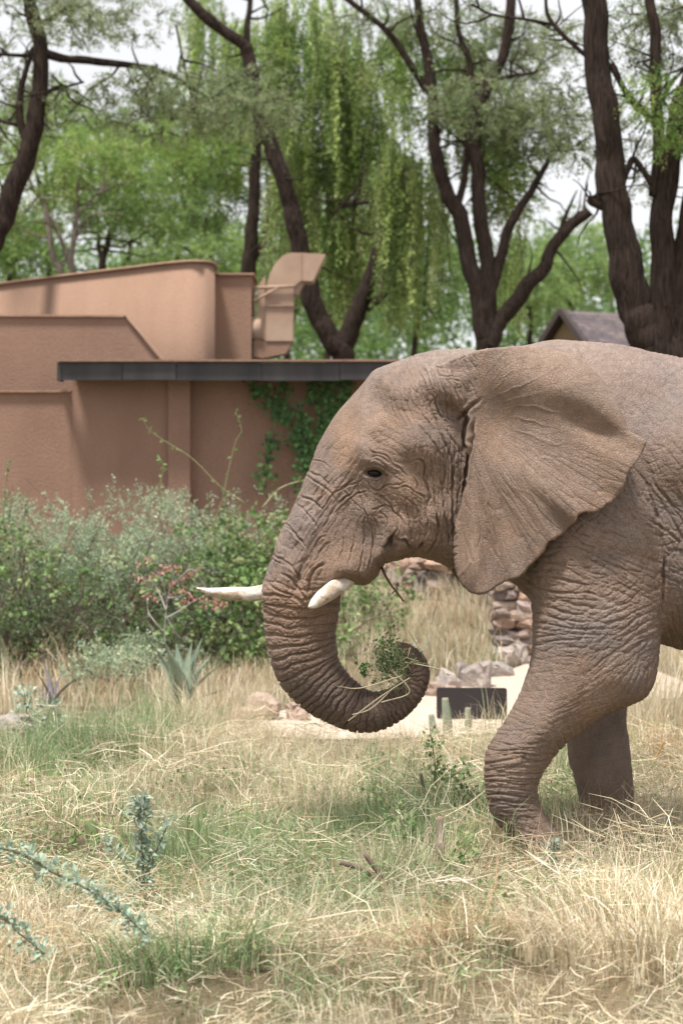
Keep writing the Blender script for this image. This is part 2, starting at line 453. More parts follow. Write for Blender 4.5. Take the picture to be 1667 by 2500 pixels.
ex('flange', [(1126, 338), (1250, 338), (1250, 344), (1126, 344)], YD - .03, .68, sh_)
arc = [(1132, 300), (1136, 250), (1148, 205), (1168, 165), (1195, 135), (1220, 120), (1245, 116), (1279, 118)]
el = ex('elbow', [(1130, 337)] + arc + [(1279, 236), (1250, 262), (1246, 337)], YD, .62)
hd_ = ex('hood', [(1281, 117), (1385, 122), (1330, 237), (1281, 236)], YD - .02, .66)
ex('hood_lip', [(1252, 239), (1292, 240), (1266, 292), (1249, 293)], YD + .04, .5, hd_)
arc2 = [(1092, 318), (1096, 270), (1108, 240), (1128, 215)]
ex('side_elbow', arc2 + [(1128, 298)], YD + .06, .46)
ex('seam', [(1278, 116), (1283, 116), (1283, 238), (1278, 238)], YD - .035, .04, el)
m = MB()
m.tube(np.array([P(*cq(1075, 266), YD - .05), P(*cq(1250, 259), YD - .05)]), .022, 8); _rel(m, 'bracket', m_duct, du, False)
m = MB(); m.tube(np.array([P(*cq(1082, 322), YD - .06), P(*cq(1180, 266), YD - .06)]), .018, 8); _rel(m, 'bracket', m_duct, du, False)
m = MB(); m.tube(np.array([P(*cq(1060, 440), YD + .1), P(*cq(1112, 440), YD + .1)]), .17, 20); _rel(m, 'pipe', m_duct, du, False)
ex('base', [(1075, 560), (1085, 480), (1130, 494), (1246, 494), (1215, 545), (1120, 565)], YD + .02, .55, mat=m_upper)

# far house with a shingled gable roof
m_gable = stucco('ochre_render', (.21, .155, .09), (.27, .20, .12))
m_tile = mat_tint('roof_shingle', .85, .2, 0, (30, .01), (9, .25))
m_board, N_, L_, b_ = newmat('dark_timber'); b_.inputs['Base Color'].default_value = (.05, .035, .032, 1); b_.inputs['Roughness'].default_value = .7
YH = 48.0
ap = P(1372, 760, YH)
house = empty('house', (ap[0] + 1.5, ap[1] + 1.0, 0), 'small distant house with mauve-brown shingle roof and ochre gable', 'house')
ra = math.radians(33); rv = np.array((math.cos(ra), math.sin(ra), 0)); gv_ = np.array((math.sin(ra), -math.cos(ra), 0))
hw, hh, ln = 2.3, 2.2, 5.0
def hp(a, g, z): return ap + rv*a + gv_*g + np.array((0, 0, z))
zb = -ap[2]
m = MB()
V = [hp(.12, 0, -.12), hp(.12, hw*.94, -hh), hp(.12, -hw*.94, -hh), hp(.12, hw*.94, zb), hp(.12, -hw*.94, zb), hp(ln, 0, -.12), hp(ln, hw*.94, -hh), hp(ln, -hw*.94, -hh), hp(ln, hw*.94, zb), hp(ln, -hw*.94, zb)]
m.add(np.array(V), [(1, 2, 4, 3), (6, 8, 9, 7), (1, 3, 8, 6), (2, 7, 9, 4)], [(0, 2, 1), (5, 6, 7)]); _rel(m, 'wall', m_gable, house, True)
roof_ob = None
for sg in (1, -1):
    m = MB()
    a, b = hp(0, 0, 0), hp(0, sg*hw*1.1, -hh*1.1); c_, d_ = hp(ln, sg*hw*1.1, -hh*1.1), hp(ln, 0, 0)
    up = np.array((0, 0, .06))
    m.add(np.array([a, b, c_, d_, a - up, b - up, c_ - up, d_ - up]), [(0, 1, 2, 3), (7, 6, 5, 4), (0, 4, 5, 1), (2, 6, 7, 3), (1, 5, 6, 2)])
    ro = _rel(m, 'roof', m_board, house, True)
    if sg == 1: roof_ob = ro
    m = MB(); m.tube(np.array([hp(-.03, 0, .02), hp(-.03, sg*hw*1.1, -hh*1.1 + .02)]), .09, 4); _rel(m, 'barge_board', m_board, house, True)
# shingles on the slope that faces us, each its own piece
sdir = (gv_*hw + np.array((0, 0, -hh))); sl = np.linalg.norm(sdir); sdir /= sl
nrm = np.cross(rv, sdir); nrm *= np.sign(nrm[2])
sw, sh = .33, .125
k8 = np.array([(x, y, z) for z in (0, 1) for y in (0, 1) for x in (0, 1)], float)
tile_me = []
for t in range(4):
    c_ = np.array([(.13, .105, .11), (.155, .125, .128), (.115, .095, .102), (.165, .135, .132)])[t]
    V = np.array([rv*(x*sw*.97) + sdir*(y*sh*1.25) + nrm*(.006 + z*.018 + y*.012) for x, y, z in k8])
    o = mesh_np('shingle', V, [(0, 2, 3, 1), (4, 5, 7, 6), (0, 1, 5, 4), (2, 6, 7, 3), (0, 4, 6, 2), (1, 3, 7, 5)], None, m_tile, None, np.tile(c_, (8, 1)), True)
    tile_me.append(o.data); bpy.data.objects.remove(o)
ho = np.array(house.location)
cnt = 0
for r_ in range(20):
    for q in range(12):
        o = bpy.data.objects.new('shingle', tile_me[int(rng.integers(4))]); COL.objects.link(o); o.parent = roof_ob
        o.location = ap - ho + rv*(q*sw + (.5*sw if r_ % 2 else 0) - .05) + sdir*(.0 + r_*sh); cnt += 1

# ------------------------------------------------------------------ stones
m_stone = mat_tint('field_stone', .9, .2, 0, (26, .02), (7, .28))
def stone_mesh(name, size, tint, seed, n=2):
    """chunky faceted rock: a subdivided box pushed about"""
    r = np.random.default_rng(seed)
    t = np.linspace(-1, 1, n + 2)
    idx = {}; V = []; Q = []
    def vid(p):
        k = tuple(np.round(p, 4))
        if k not in idx: idx[k] = len(V); V.append(p)
        return idx[k]
    for ax in range(3):
        for s in (-1, 1):
            for i in range(n + 1):
                for j in range(n + 1):
                    q = []
                    for a, b in ((i, j), (i + 1, j), (i + 1, j + 1), (i, j + 1)):
                        p = np.zeros(3); p[ax] = s; p[(ax + 1) % 3] = t[a]; p[(ax + 2) % 3] = t[b]; q.append(vid(p))
                    Q.append(q if s > 0 else q[::-1])
    V = np.array(V, float)
    ln = np.linalg.norm(V, axis=1)[:, None]
    V = V*(.45 + .55/ln*1.15)
    for _ in range(3):
        d_ = r.normal(size=3); d_ /= np.linalg.norm(d_); h = r.uniform(.55, .85)
        pr = V @ d_; V = V - np.maximum(pr - h, 0)[:, None]*d_*.85
    V += .09*r.normal(size=V.shape)
    return mesh_np(name, V*np.array(size)/2, Q, None, m_stone, None, np.tile(np.asarray(tint)*r.uniform(.8, 1.2), (len(V), 1)), True)
STC = [(.30, .21, .165), (.25, .19, .165), (.34, .23, .17), (.20, .175, .165), (.28, .22, .20), (.37, .29, .24)]
# stacked-stone pillar
pil_o = P(1250, 1612, 24.2); pil_o[2] = 0
pillar = empty('stone_pillar', pil_o, 'dry-stacked stone pillar standing beside the sandy path behind the elephant', 'pillar')
z = 0; k = 0
row = [[.24, .22], [.20, .25], [.22, .2], [.27, .15], [.21, .21], [.16, .26], [.25, .18], [.22, .2], [.2, .22], [.24, .2]]
for rw in row:
    h = rng.uniform(.085, .12); x = -sum(rw)/2
    for w in rw:
        for dy in (-.1, .1):
            o = stone_mesh('stone', (w*1.12, .26, h*1.25), STC[int(rng.integers(6))], 400 + k); k += 1
            o.parent = pillar; o.location = (x + w/2 + rng.normal()*.012, dy + rng.normal()*.02, z + h/2); o.rotation_euler = (rng.normal()*.1, rng.normal()*.13, rng.normal()*.15)
        x += w
    z += h*.96
# low stone wall under the chin
lw_o = P(1020, 1400, 25.9); lw_o[2] = 0
lowwall = empty('stone_wall', lw_o, 'low rough stone wall seen far back under the elephant chin', 'wall')
k = 0
for r_ in range(8):
    x = -.75
    while x < .95:
        w = rng.uniform(.14, .30); h = .14
        if not (.25 < x < .6 and r_ in (5, 6)):
            o = stone_mesh('stone', (w*1.12, .3, h*1.22), STC[int(rng.integers(6))], 700 + k); k += 1
            o.parent = lowwall; o.location = (x + w/2, rng.normal()*.04, r_*h*.97 + h/2); o.rotation_euler = (rng.normal()*.1, rng.normal()*.1, rng.normal()*.15)
        x += w
m = MB(); m.box((0.1, .2, .45), (.9, .04, .45)); m.build('backing', m_board, lowwall, True)
# rocks along the path edge
ROCKS = [(1092, 1668, 60, 60, 'rounded grey rock at the left end of the path edging'), (1128, 1650, 34, 44, 'small dark rock wedged behind the path edging'), (1172, 1655, 78, 70, 'largest pale angular rock of the path edging'),
         (1222, 1640, 64, 36, 'flat pale rock beside the largest edging rock'), (1234, 1612, 40, 50, 'upright grey rock at the foot of the stone pillar'), (1262, 1606, 46, 50, 'grey rock in front of the pillar, touching its base'),
         (1288, 1600, 40, 56, 'pale grey rock nearest the elephant foreleg'), (1060, 1690, 44, 36, 'low tan rock beside the curled trunk tip'), (1100, 1690, 36, 24, 'small tan stone in the sand before the edging rocks'),
         (640, 1738, 70, 62, 'tan boulder in dry grass left of the trunk'), (590, 1752, 50, 36, 'small brown stone in the grass beside the tan boulder'), (730, 1745, 60, 44, 'reddish stone just behind the trunk bend'),
         (30, 1778, 90, 46, 'grey rock half buried at the left end of the path'), (505, 1762, 80, 40, 'flat tan stone in front of the big aloe'), (820, 1560, 22, 26, 'small white stone seen just right of the trunk')]
for k, (px, py, w, h, lab) in enumerate(ROCKS):
    g0 = G(px, py + h*.35); s_ = mpp(g0[1])
    o = stone_mesh('rock', (w*s_*1.1, w*s_*.9, h*s_*1.3), (.33, .285, .26) if 'tan' not in lab and 'reddish' not in lab and 'brown' not in lab else (.36, .27, .22), 900 + k, 3)
    if 'white' in lab: o.data.materials[0] = m_stone; 
    o.location = (g0[0], g0[1], h*s_*.35); o.rotation_euler = (rng.normal()*.1, rng.normal()*.1, rng.uniform(0, 6.28))
    tag(o, lab, 'rock', 'rocks around the path')
# black panel on the ground
m_panel, N_, L_, b_ = newmat('black_panel'); b_.inputs['Base Color'].default_value = (.022, .018, .02, 1); b_.inputs['Roughness'].default_value = .6
sg_ = P(1151, 1750, 18.7); sg_[2] = 0
sign = empty('panel_sign', sg_, 'blank matt black rectangular panel standing low on the sandy path', 'sign', rz=math.radians(-3))
w, h, r0 = .302, .285, .022
out = []
for cx_, cz_, a0 in ((w - r0, h - r0, 0), (-w + r0, h - r0, 90), (-w + r0, .02 + r0, 180), (w - r0, .02 + r0, 270)):
    for a in np.radians(np.linspace(a0, a0 + 90, 5)): out.append((cx_ + r0*math.cos(a), cz_ + r0*math.sin(a)))
p = np.array([(x, 0, z) for x, z in out]); n = len(p)
mesh_np('panel', np.vstack([p, p + (0, .018, 0)]), [(i, n + i, n + (i + 1) % n, (i + 1) % n) for i in range(n)], [(0, i, i + 1) for i in range(1, n - 1)] + [(n, n + i + 1, n + i) for i in range(1, n - 1)], m_panel, sign, None, True)
for sx in (-.2, .2):
    m = MB(); m.box((sx, .035, .13), (.018, .015, .14)); m.build('post', m_panel, sign, True)
# ------------------------------------------------------------------ elephant
Y0 = 12.6                                   # the animal's middle plane
E2 = Y0 / F                                 # metres per pixel on that plane

def cv(pts, ey):
    """photo pixels of something at Y0 + ey -> pixels on the middle plane (ey scalar or per point)"""
    p = np.asarray(pts, float); k = ((Y0 + np.asarray(ey, float)) / Y0)
    k = np.broadcast_to(k, (len(p),))[:, None]
    return np.array((CX, HY)) + (p - np.array((CX, HY))) * k

def poly_sd(poly, U, V):
    """signed distance in pixels, + inside"""
    best = np.full(U.shape, 1e9, np.float32); inside = np.zeros(U.shape, bool)
    n = len(poly)
    for i in range(n):
        ax, ay = poly[i]; bx, by = poly[(i + 1) % n]
        dx, dy = bx - ax, by - ay
        t = np.clip(((U - ax)*dx + (V - ay)*dy)/(dx*dx + dy*dy + 1e-9), 0, 1)
        best = np.minimum(best, (U - ax - t*dx)**2 + (V - ay - t*dy)**2)
        if ay != by:
            c = ((ay > V) != (by > V)) & (U < (bx - ax)*(V - ay)/(by - ay) + ax)
            inside ^= c
    d = np.sqrt(best)
    return np.where(inside, d, -d).astype(np.float32)

def line_field(pts, U, V):
    """distance to a polyline and position along it; pts rows (u, v, ...)"""
    best = np.full(U.shape, 1e9, np.float32); par = np.zeros(U.shape, np.float32)
    for i in range(len(pts) - 1):
        ax, ay = pts[i][:2]; bx, by = pts[i + 1][:2]
        dx, dy = bx - ax, by - ay
        t = np.clip(((U - ax)*dx + (V - ay)*dy)/(dx*dx + dy*dy + 1e-9), 0, 1)
        d = (U - ax - t*dx)**2 + (V - ay - t*dy)**2
        m = d < best
        best = np.where(m, d, best); par = np.where(m, i + t, par)
    return np.sqrt(best), par

def idw(U, V, anchors, p=2.0, soft=40.0):
    """smooth map through anchor values (u, v, value)"""
    num = 0; den = 0
    for u, v, w in anchors:
        k = 1.0/((U - u)**2 + (V - v)**2 + soft*soft)**(p/2)
        num = num + k*w; den = den + k
    return (num/den).astype(np.float32)

def gauss(U, V, u, v, r, r2=None, ang=0.0):
    r2 = r2 or r
    c, s = math.cos(math.radians(ang)), math.sin(math.radians(ang))
    a = (U - u)*c + (V - v)*s; b = -(U - u)*s + (V - v)*c
    return np.exp(-(a/r)**2 - (b/r2)**2)

def blur2(A, n):
    for _ in range(n):
        B = np.pad(A, 1, mode='edge')
        A = (B[:-2, 1:-1] + B[2:, 1:-1] + B[1:-1, :-2] + B[1:-1, 2:] + 2*A)/6
    return A

HEAD = [(1170, 872), (1130, 858), (1096, 863), (1050, 864), (1007, 869), (945, 890), (911, 905), (888, 934), (850, 976), (815, 1018),
        (785, 1068), (769, 1102), (750, 1152), (727, 1209), (697, 1271), (670, 1336), (651, 1405), (646, 1455), (690, 1500), (780, 1490),
        (822, 1440), (844, 1424), (888, 1428), (914, 1414), (930, 1392), (940, 1377), (970, 1368),
        (1003, 1360), (1060, 1366), (1112, 1378), (1180, 1330), (1215, 1200), (1215, 1050), (1205, 940)]
TRUNK = [(880, 1040, 100), (838, 1140, 100), (800, 1230, 104), (765, 1320, 100), (742, 1405, 92), (736, 1478, 92), (734, 1554, 85), (748, 1620, 80),
         (768, 1656, 74), (796, 1686, 68), (832, 1712, 61), (871, 1732, 55), (912, 1737, 49), (952, 1725, 43), (985, 1704, 37), (1008, 1677, 33),
         (1018, 1645, 31), (1010, 1616, 29), (990, 1598, 27), (972, 1592, 25)]
TORSO = [(1040, 880), (1150, 862), (1270, 845), (1331, 832), (1370, 829), (1411, 832), (1507, 840), (1584, 857), (1667, 873), (1850, 895), (2100, 870), (2350, 860), (2520, 930),
         (2620, 1080), (2650, 1300), (2560, 1560), (2300, 1640), (1950, 1625), (1750, 1600), (1660, 1587), (1600, 1572), (1450, 1570), (1330, 1500),
         (1262, 1436), (1210, 1400), (1106, 1378), (1040, 1300), (1000, 1100)]
LEG = [(1330, 1180), (1420, 1060), (1540, 1050), (1620, 1180), (1628, 1340), (1616, 1515), (1610, 1591), (1599, 1660), (1576, 1702), (1541, 1721), (1488, 1740),
       (1411, 1790), (1358, 1840), (1331, 1878), (1313, 1916), (1316, 1951), (1335, 1993), (1366, 2035), (1382, 2068), (1374, 2106), (1330, 2112), (1292, 2108), (1262, 2080),
       (1238, 2045), (1212, 2012), (1197, 1985), (1186, 1943), (1181, 1890), (1186, 1836), (1209, 1794), (1235, 1756), (1270, 1691), (1281, 1660), (1295, 1614), (1299, 1572),
       (1299, 1515), (1297, 1475), (1285, 1400), (1290, 1280)]
FARLEG = [(1380, 1300), (1372, 1500), (1376, 1700), (1381, 1825), (1392, 1878), (1408, 1936), (1410, 1985), (1398, 2025), (1400, 2040), (1545, 2040), (1552, 2020), (1548, 1985),
          (1545, 1936), (1541, 1878), (1533, 1802), (1527, 1737), (1545, 1500), (1560, 1300)]
HIND = [(2240, 1350), (2250, 1600), (2275, 1850), (2280, 2040), (2262, 2090), (2270, 2110), (2460, 2110), (2460, 2050), (2450, 1900), (2480, 1700), (2560, 1400), (2560, 1200), (2300, 1150)]
EAR = [(1060, 905), (1136, 862), (1220, 847), (1281, 842), (1335, 845), (1381, 855), (1419, 872), (1446, 892), (1480, 930), (1507, 972), (1526, 1014), (1538, 1049), (1562, 1062), (1581, 1075),
       (1577, 1092), (1561, 1118), (1547, 1140), (1534, 1156), (1528, 1180), (1511, 1206), (1494, 1226), (1480, 1232), (1466, 1246), (1447, 1252), (1419, 1253), (1411, 1262), (1404, 1276), (1373, 1305), (1352, 1316),
       (1335, 1330), (1330, 1345), (1316, 1361), (1281, 1397), (1266, 1410), (1247, 1416), (1212, 1435), (1190, 1447), (1159, 1451), (1138, 1442), (1122, 1422), (1111, 1389), (1107, 1328), (1112, 1275), (1128, 1221), (1138, 1144),
       (1142, 1091), (1139, 1040), (1135, 1005), (1090, 960)]

def ear_y(u):
    return np.interp(u, [1060, 1110, 1150, 1300, 1450, 1585], [-0.34, -0.47, -0.54, -0.67, -0.77, -0.84])

# rectilinear sampling grid: fine where the photo looks, coarser beyond
def stretch(a, b, fine, fa, fb, coarse):
    xs = [fa]
    while xs[-1] < fb: xs.append(xs[-1] + fine)
    h = fine
    while xs[-1] < b: h = min(h*1.15, coarse); xs.append(xs[-1] + h)
    lo = [fa]; h = fine
    while lo[-1] > a: h = min(h*1.15, coarse); lo.append(lo[-1] - h)
    return np.array(lo[:0:-1] + xs)
gu = stretch(600, 2720, 1.8, 630, 1690, 18)           # pixels on the middle plane
gv = stretch(800, 2150, 1.8, 828, 2005, 5)
gy = stretch(-0.95, 0.95, 0.0105, -0.95, -0.12, 0.04)  # metres
U, V = np.meshgrid(gu, gv, indexing='ij')
U = U.astype(np.float32); V = V.astype(np.float32)
Yg = gy.astype(np.float32)[None, None, :]

def inflate(d2, R, W, yc):
    a = np.maximum(R - d2, 0)/R
    b = (Yg - yc[..., None])/W[..., None]
    return (np.sqrt((a*a)[..., None] + b*b) - 1)*np.minimum(R, W)[..., None]

def smin(a, b, k):
    h = np.maximum(k - np.abs(a - b), 0)/k
    return np.minimum(a, b) - h*h*k*0.25

Z0 = np.zeros_like(U)
# torso
d = blur2(poly_sd(smooth(TORSO, 4, True), U, V)*E2, 8)
W = idw(U, V, [(1060, 1000, .26), (1060, 1250, .26), (1180, 1100, .34), (1200, 1380, .30), (1330, 1000, .46), (1450, 1000, .56), (1450, 1400, .60), (1450, 850, .42), (1650, 1100, .70), (1650, 1500, .70), (1650, 870, .50), (2000, 1200, .8), (2400, 1200, .74), (2620, 1200, .5)], 2.6)
W += 0.03*gauss(U, V, 1480, 1080, 90, 60, 20)
D = inflate(d, np.full_like(U, 0.75), W, Z0)
# near foreleg, at Y0 - 0.42
d = blur2(poly_sd(smooth(cv(LEG, -0.46), 4, True), U, V)*E2, 14)
W = np.interp(V, [1000, 1250, 1500, 1640, 1760, 1850, 1960, 2080, 2120], [.30, .29, .27, .25, .22, .185, .165, .20, .20]).astype(np.float32)
W += 0.02*gauss(U, V, 1560, 1640, 40) + 0.015*gauss(U, V, 1215, 1850, 40, 60)
R = np.interp(V, [1000, 1400, 1640, 1800, 1900, 1960, 2100], [.40, .36, .26, .165, .145, .13, .14]).astype(np.float32)
yc = np.interp(V, [1000, 1300, 1500, 1800, 2100], [-.30, -.38, -.43, -.46, -.46]).astype(np.float32)
D = smin(D, inflate(d, R, W, yc), 0.10)
# far foreleg
d = blur2(poly_sd(smooth(cv(FARLEG, 0.5), 4, True), U, V)*E2, 2)
W = np.interp(V, [1000, 1500, 1800, 1960, 2060], [.28, .24, .19, .18, .22]).astype(np.float32)
D = smin(D, inflate(d, np.full_like(U, .2), W, np.interp(V, [1200, 1500, 1900], [.34, .42, .48]).astype(np.float32)), 0.08)
# hind legs
for sgn, off in ((-1, 0), (1, 90)):
    d = poly_sd(smooth(np.array(HIND, float) + (off, -12*off/90), 3, True), U, V)*E2
    D = smin(D, inflate(d, np.full_like(U, .2), np.full_like(U, .25), np.full_like(U, .40*sgn)), 0.08)
# tail
c, s_ = line_field(np.array([(2630, 1000), (2668, 1120), (2675, 1350), (2665, 1600)]), U, V)
D = smin(D, np.sqrt((c*E2)[..., None]**2 + Yg**2) - 0.05, 0.05)
# head
d = blur2(poly_sd(smooth(HEAD, 3, True), U, V)*E2, 3)
W = idw(U, V, [(1096, 880, .24), (980, 900, .26), (900, 950, .26), (830, 1030, .26), (780, 1110, .25), (735, 1220, .235), (690, 1330, .215), (660, 1440, .205),
               (1000, 960, .36), (1080, 960, .42), (940, 1060, .36), (905, 1120, .375), (915, 1160, .355), (860, 1200, .31), (820, 1280, .30), (780, 1380, .285), (860, 1380, .30), (900, 1300, .29),
               (1000, 1080, .43), (1060, 1080, .44), (1000, 1200, .405), (960, 1260, .33), (1060, 1250, .40), (1000, 1330, .33), (1090, 1330, .34), (1150, 1100, .42), (1150, 1300, .34), (1150, 940, .42)], 3.0, 26)
W += -0.050*gauss(U, V, 935, 1000, 46, 30, 50) + 0.022*gauss(U, V, 890, 1100, 50, 20, 35) - 0.020*gauss(U, V, 917, 1158, 26, 15, 10) + 0.02*gauss(U, V, 915, 1130, 34, 10, 15)
W += 0.035*gauss(U, V, 1010, 1090, 55, 40, 60) - 0.02*gauss(U, V, 948, 1215, 34, 40) + 0.045*gauss(U, V, 830, 1385, 60, 44, -20) - 0.03*gauss(U, V, 740, 1390, 14, 80, 22)
W += 0.03*gauss(U, V, 975, 1290, 28, 30) - 0.035*gauss(U, V, 950, 1325, 12, 22, 20) + 0.02*gauss(U, V, 1045, 1290, 14, 60) + 0.02*gauss(U, V, 895, 1260, 24, 30)
W += 0.07*gauss(U, V, 1125, 915, 85, 36, -8) - 0.05*gauss(U, V, 952, 1345, 14, 26, 25)
R = idw(U, V, [(1050, 900, .26), (880, 960, .26), (780, 1100, .24), (690, 1300, .22), (880, 1420, .10), (1020, 1360, .14), (1100, 1370, .14), (950, 1320, .05), (1100, 1100, .26), (830, 1430, .09)], 2.5)
Hd = inflate(d, R, W, Z0)
# trunk
tp = np.array(TRUNK, float); ts = smooth(tp, 6)
c, par = line_field(ts, U, V)
tr = np.interp(par, np.arange(len(ts)), ts[:, 2]).astype(np.float32)*E2
seglen = np.concatenate([[0], np.cumsum(np.hypot(*np.diff(ts[:, :2], axis=0).T))])
ring_s = np.interp(par, np.arange(len(ts)), seglen)
Td = np.sqrt((c*E2)[..., None]**2 + (Yg/1.04)**2) - tr[..., None]
Td += (0.16*np.clip((6*4.6 - par)/9.0, 0, 1)**1.5)[..., None].astype(np.float32)
D = smin(D, smin(Hd, Td, 0.06), 0.06)
del Hd, Td
# ears: thin rippled sheets, near one seen in full
eu = np.array([p[0] for p in EAR], float)
epoly = smooth(cv(EAR, ear_y(eu)), 3, True)
d = poly_sd(epoly, U, V)*E2
base = ear_y(U).astype(np.float32)
th = np.arctan2(V - 1000, U - 1110)
rad = np.hypot(U - 1110, V - 1000)
near_rim = np.exp(-np.maximum(d, 0)/0.10)
rip = np.sin(th*23 + 1.5*np.sin(th*5) + rad*0.004)*0.5 + np.sin(th*37 + 1.0)*0.3
low = np.clip((V - 1060)/200, 0, 1)
yc = base + rip*(0.008*np.clip(rad/300, 0, 1.3) + 0.024*near_rim)*low*np.clip((rad - 80)/160, 0, 1)
yc += 0.11*np.exp(-np.maximum(d, 0)/0.07)*np.clip((1120 - V)/150, 0, 1)*np.clip((U - 1180)/120, 0, 1)     # the top rim rolls back
yc += 0.07*gauss(U, V, 1215, 1040, 70, 90, -20)                                                           # hollow behind the ear root
yc -= 0.05*gauss(U, V, 1330, 960, 120, 50, 12) + 0.045*gauss(U, V, 1300, 1190, 110, 50, 35)
yc += 0.05*gauss(U, V, 1430, 1060, 90, 26, 30) + 0.02*gauss(U, V, 1200, 1300, 30, 90, 10)
yc -= 0.05*gauss(U, V, 1130, 1380, 26, 60)
yc = blur2(yc.astype(np.float32), 2)
tk = (0.013 + 0.02*np.clip((1250 - U)/130, 0, 1)).astype(np.float32)
Ed = inflate(d, np.full_like(U, 0.016), tk, yc)
root = np.clip((1170 - U)/50, 0, 1)*np.clip((1030 - V)/50, 0, 1)
D = smin(D, Ed, (0.006 + 0.12*root)[..., None].astype(np.float32))
Ed = inflate(d, np.full_like(U, 0.022), np.maximum(tk, 0.03), -yc)
D = np.minimum(D, Ed)
del Ed

def surface_nets(D, X, Y, Z):
    """quads on the zero level of D sampled on a rectilinear grid"""
    S = D < 0
    n = [k - 1 for k in D.shape]
    cnt = np.zeros(n, np.int8)
    for a in (0, 1):
        for b in (0, 1):
            for c in (0, 1):
                cnt += S[a:a+n[0], b:b+n[1], c:c+n[2]]
    act = (cnt > 0) & (cnt < 8)
    I, J, K = np.nonzero(act)
    idx = np.full(n, -1, np.int32); idx[I, J, K] = np.arange(len(I), dtype=np.int32)
    acc = np.zeros((len(I), 3)); w = np.zeros(len(I))
    g = (X, Y, Z)
    for ax in range(3):
        o = [k for k in range(3) if k != ax]
        for a in (0, 1):
            for b in (0, 1):
                q = [I.copy(), J.copy(), K.copy()]; q[o[0]] = q[o[0]] + a; q[o[1]] = q[o[1]] + b
                r = [q[0].copy(), q[1].copy(), q[2].copy()]; r[ax] = r[ax] + 1
                v0 = D[q[0], q[1], q[2]]; v1 = D[r[0], r[1], r[2]]
                m = (v0 < 0) != (v1 < 0)
                t = np.where(m, v0/np.where(m, v0 - v1, 1), 0)
                for k in range(3):
                    acc[:, k] += np.where(m, g[k][q[k]]*(1 - t) + g[k][r[k]]*t, 0)
                w += m
    Vt = acc/w[:, None]
    quads = []
    for ax in range(3):
        o = [k for k in range(3) if k != ax]
        sl0 = [slice(None)]*3; sl1 = [slice(None)]*3
        sl0[ax] = slice(0, -1); sl1[ax] = slice(1, None)
        A = S[tuple(sl0)]; B = S[tuple(sl1)]
        ch = A != B
        i = list(np.nonzero(ch))
        ok = np.ones(len(i[0]), bool)
        for k in o: ok &= (i[k] > 0) & (i[k] < n[k])
        i = [x[ok] for x in i]
        def cell(a, b):
            q = [x.copy() for x in i]; q[o[0]] -= a; q[o[1]] -= b
            return idx[q[0], q[1], q[2]]
        Qd = np.stack([cell(0, 0), cell(1, 0), cell(1, 1), cell(0, 1)], 1)
        ins = A[i[0], i[1], i[2]]
        flip = ~ins if ax != 1 else ins
        Qd[flip] = Qd[flip][:, ::-1]
        quads.append(Qd)
    return Vt, np.vstack(quads)

gx = (gu - CX)*E2; gz = CZ - (gv - HY)*E2
EV, EQ = surface_nets(D, gx, gz, gy)          # axes: x, z, y
del D
EV = EV[:, [0, 2, 1]]                         # -> x, y, z with y measured from the middle plane
EQ = EQ[:, ::-1]
# merge vertices on the far side and beyond the frame, where nothing fine shows
mu = CX + EV[:, 0]/E2
coarse = (EV[:, 1] > 0.03) | (mu > 1790)
ids = np.arange(len(EV), dtype=np.int64)
key = np.floor(EV/np.array((.028, .028, .028))).astype(np.int64)
kk = (key[:, 0] + 4000)*100000000 + (key[:, 1] + 4000)*10000 + key[:, 2] + 2000
uq, inv = np.unique(np.where(coarse, kk, -1 - ids), return_inverse=True)
cn_ = np.bincount(inv)
EV = np.stack([np.bincount(inv, EV[:, k])/cn_ for k in range(3)], 1)
EQ = inv[EQ]
qa, qb, qc, qd = EQ.T
ne = (qa != qb).astype(int) + (qb != qc) + (qc != qd) + (qd != qa)
ok = (ne >= 3) & (qa != qc) & (qb != qd)
EQ = EQ[ok]
dup = (EQ[:, [0, 1, 2, 3]] == EQ[:, [1, 2, 3, 0]])
ET = EQ[dup.any(1)].copy(); td = dup[dup.any(1)]
EQ = EQ[~dup.any(1)]
tri = []
for k in range(4):
    r_ = ET[td[:, k]]
    if len(r_): tri.append(np.delete(r_, k, 1))
ET = np.vstack(tri) if tri else np.zeros((0, 3), int)
EALL = np.vstack([EQ, np.column_stack([ET, ET[:, 2]])])

def vnormals(V, Q):
    a = V[Q[:, 2]] - V[Q[:, 0]]; b = V[Q[:, 3]] - V[Q[:, 1]]
    fn = np.cross(a, b)
    N = np.zeros_like(V)
    for k in range(4):
        for c in range(3):
            N[:, c] += np.bincount(Q[:, k], fn[:, c], len(V))
    return N/(np.linalg.norm(N, axis=1)[:, None] + 1e-12)

def relax(V, Q, n, lam=0.5):
    e = np.vstack([Q[:, [0, 1]], Q[:, [1, 2]], Q[:, [2, 3]], Q[:, [3, 0]]])
    deg = np.bincount(e[:, 0], minlength=len(V)) + np.bincount(e[:, 1], minlength=len(V))
    for k in range(n):
        S = np.zeros_like(V)
        for c in range(3):
            S[:, c] = np.bincount(e[:, 0], V[e[:, 1], c], len(V)) + np.bincount(e[:, 1], V[e[:, 0], c], len(V))
        V = V + (lam if k % 2 == 0 else -lam*1.03)*(S/deg[:, None] - V)
    return V
EV = relax(EV, EALL, 6)
EN = vnormals(EV, EALL)
if np.sum(EN[:, 1]*np.sign(EV[:, 1])) < 0: EQ = EQ[:, ::-1]; ET = ET[:, ::-1]; EALL = EALL[:, ::-1]; EN = -EN

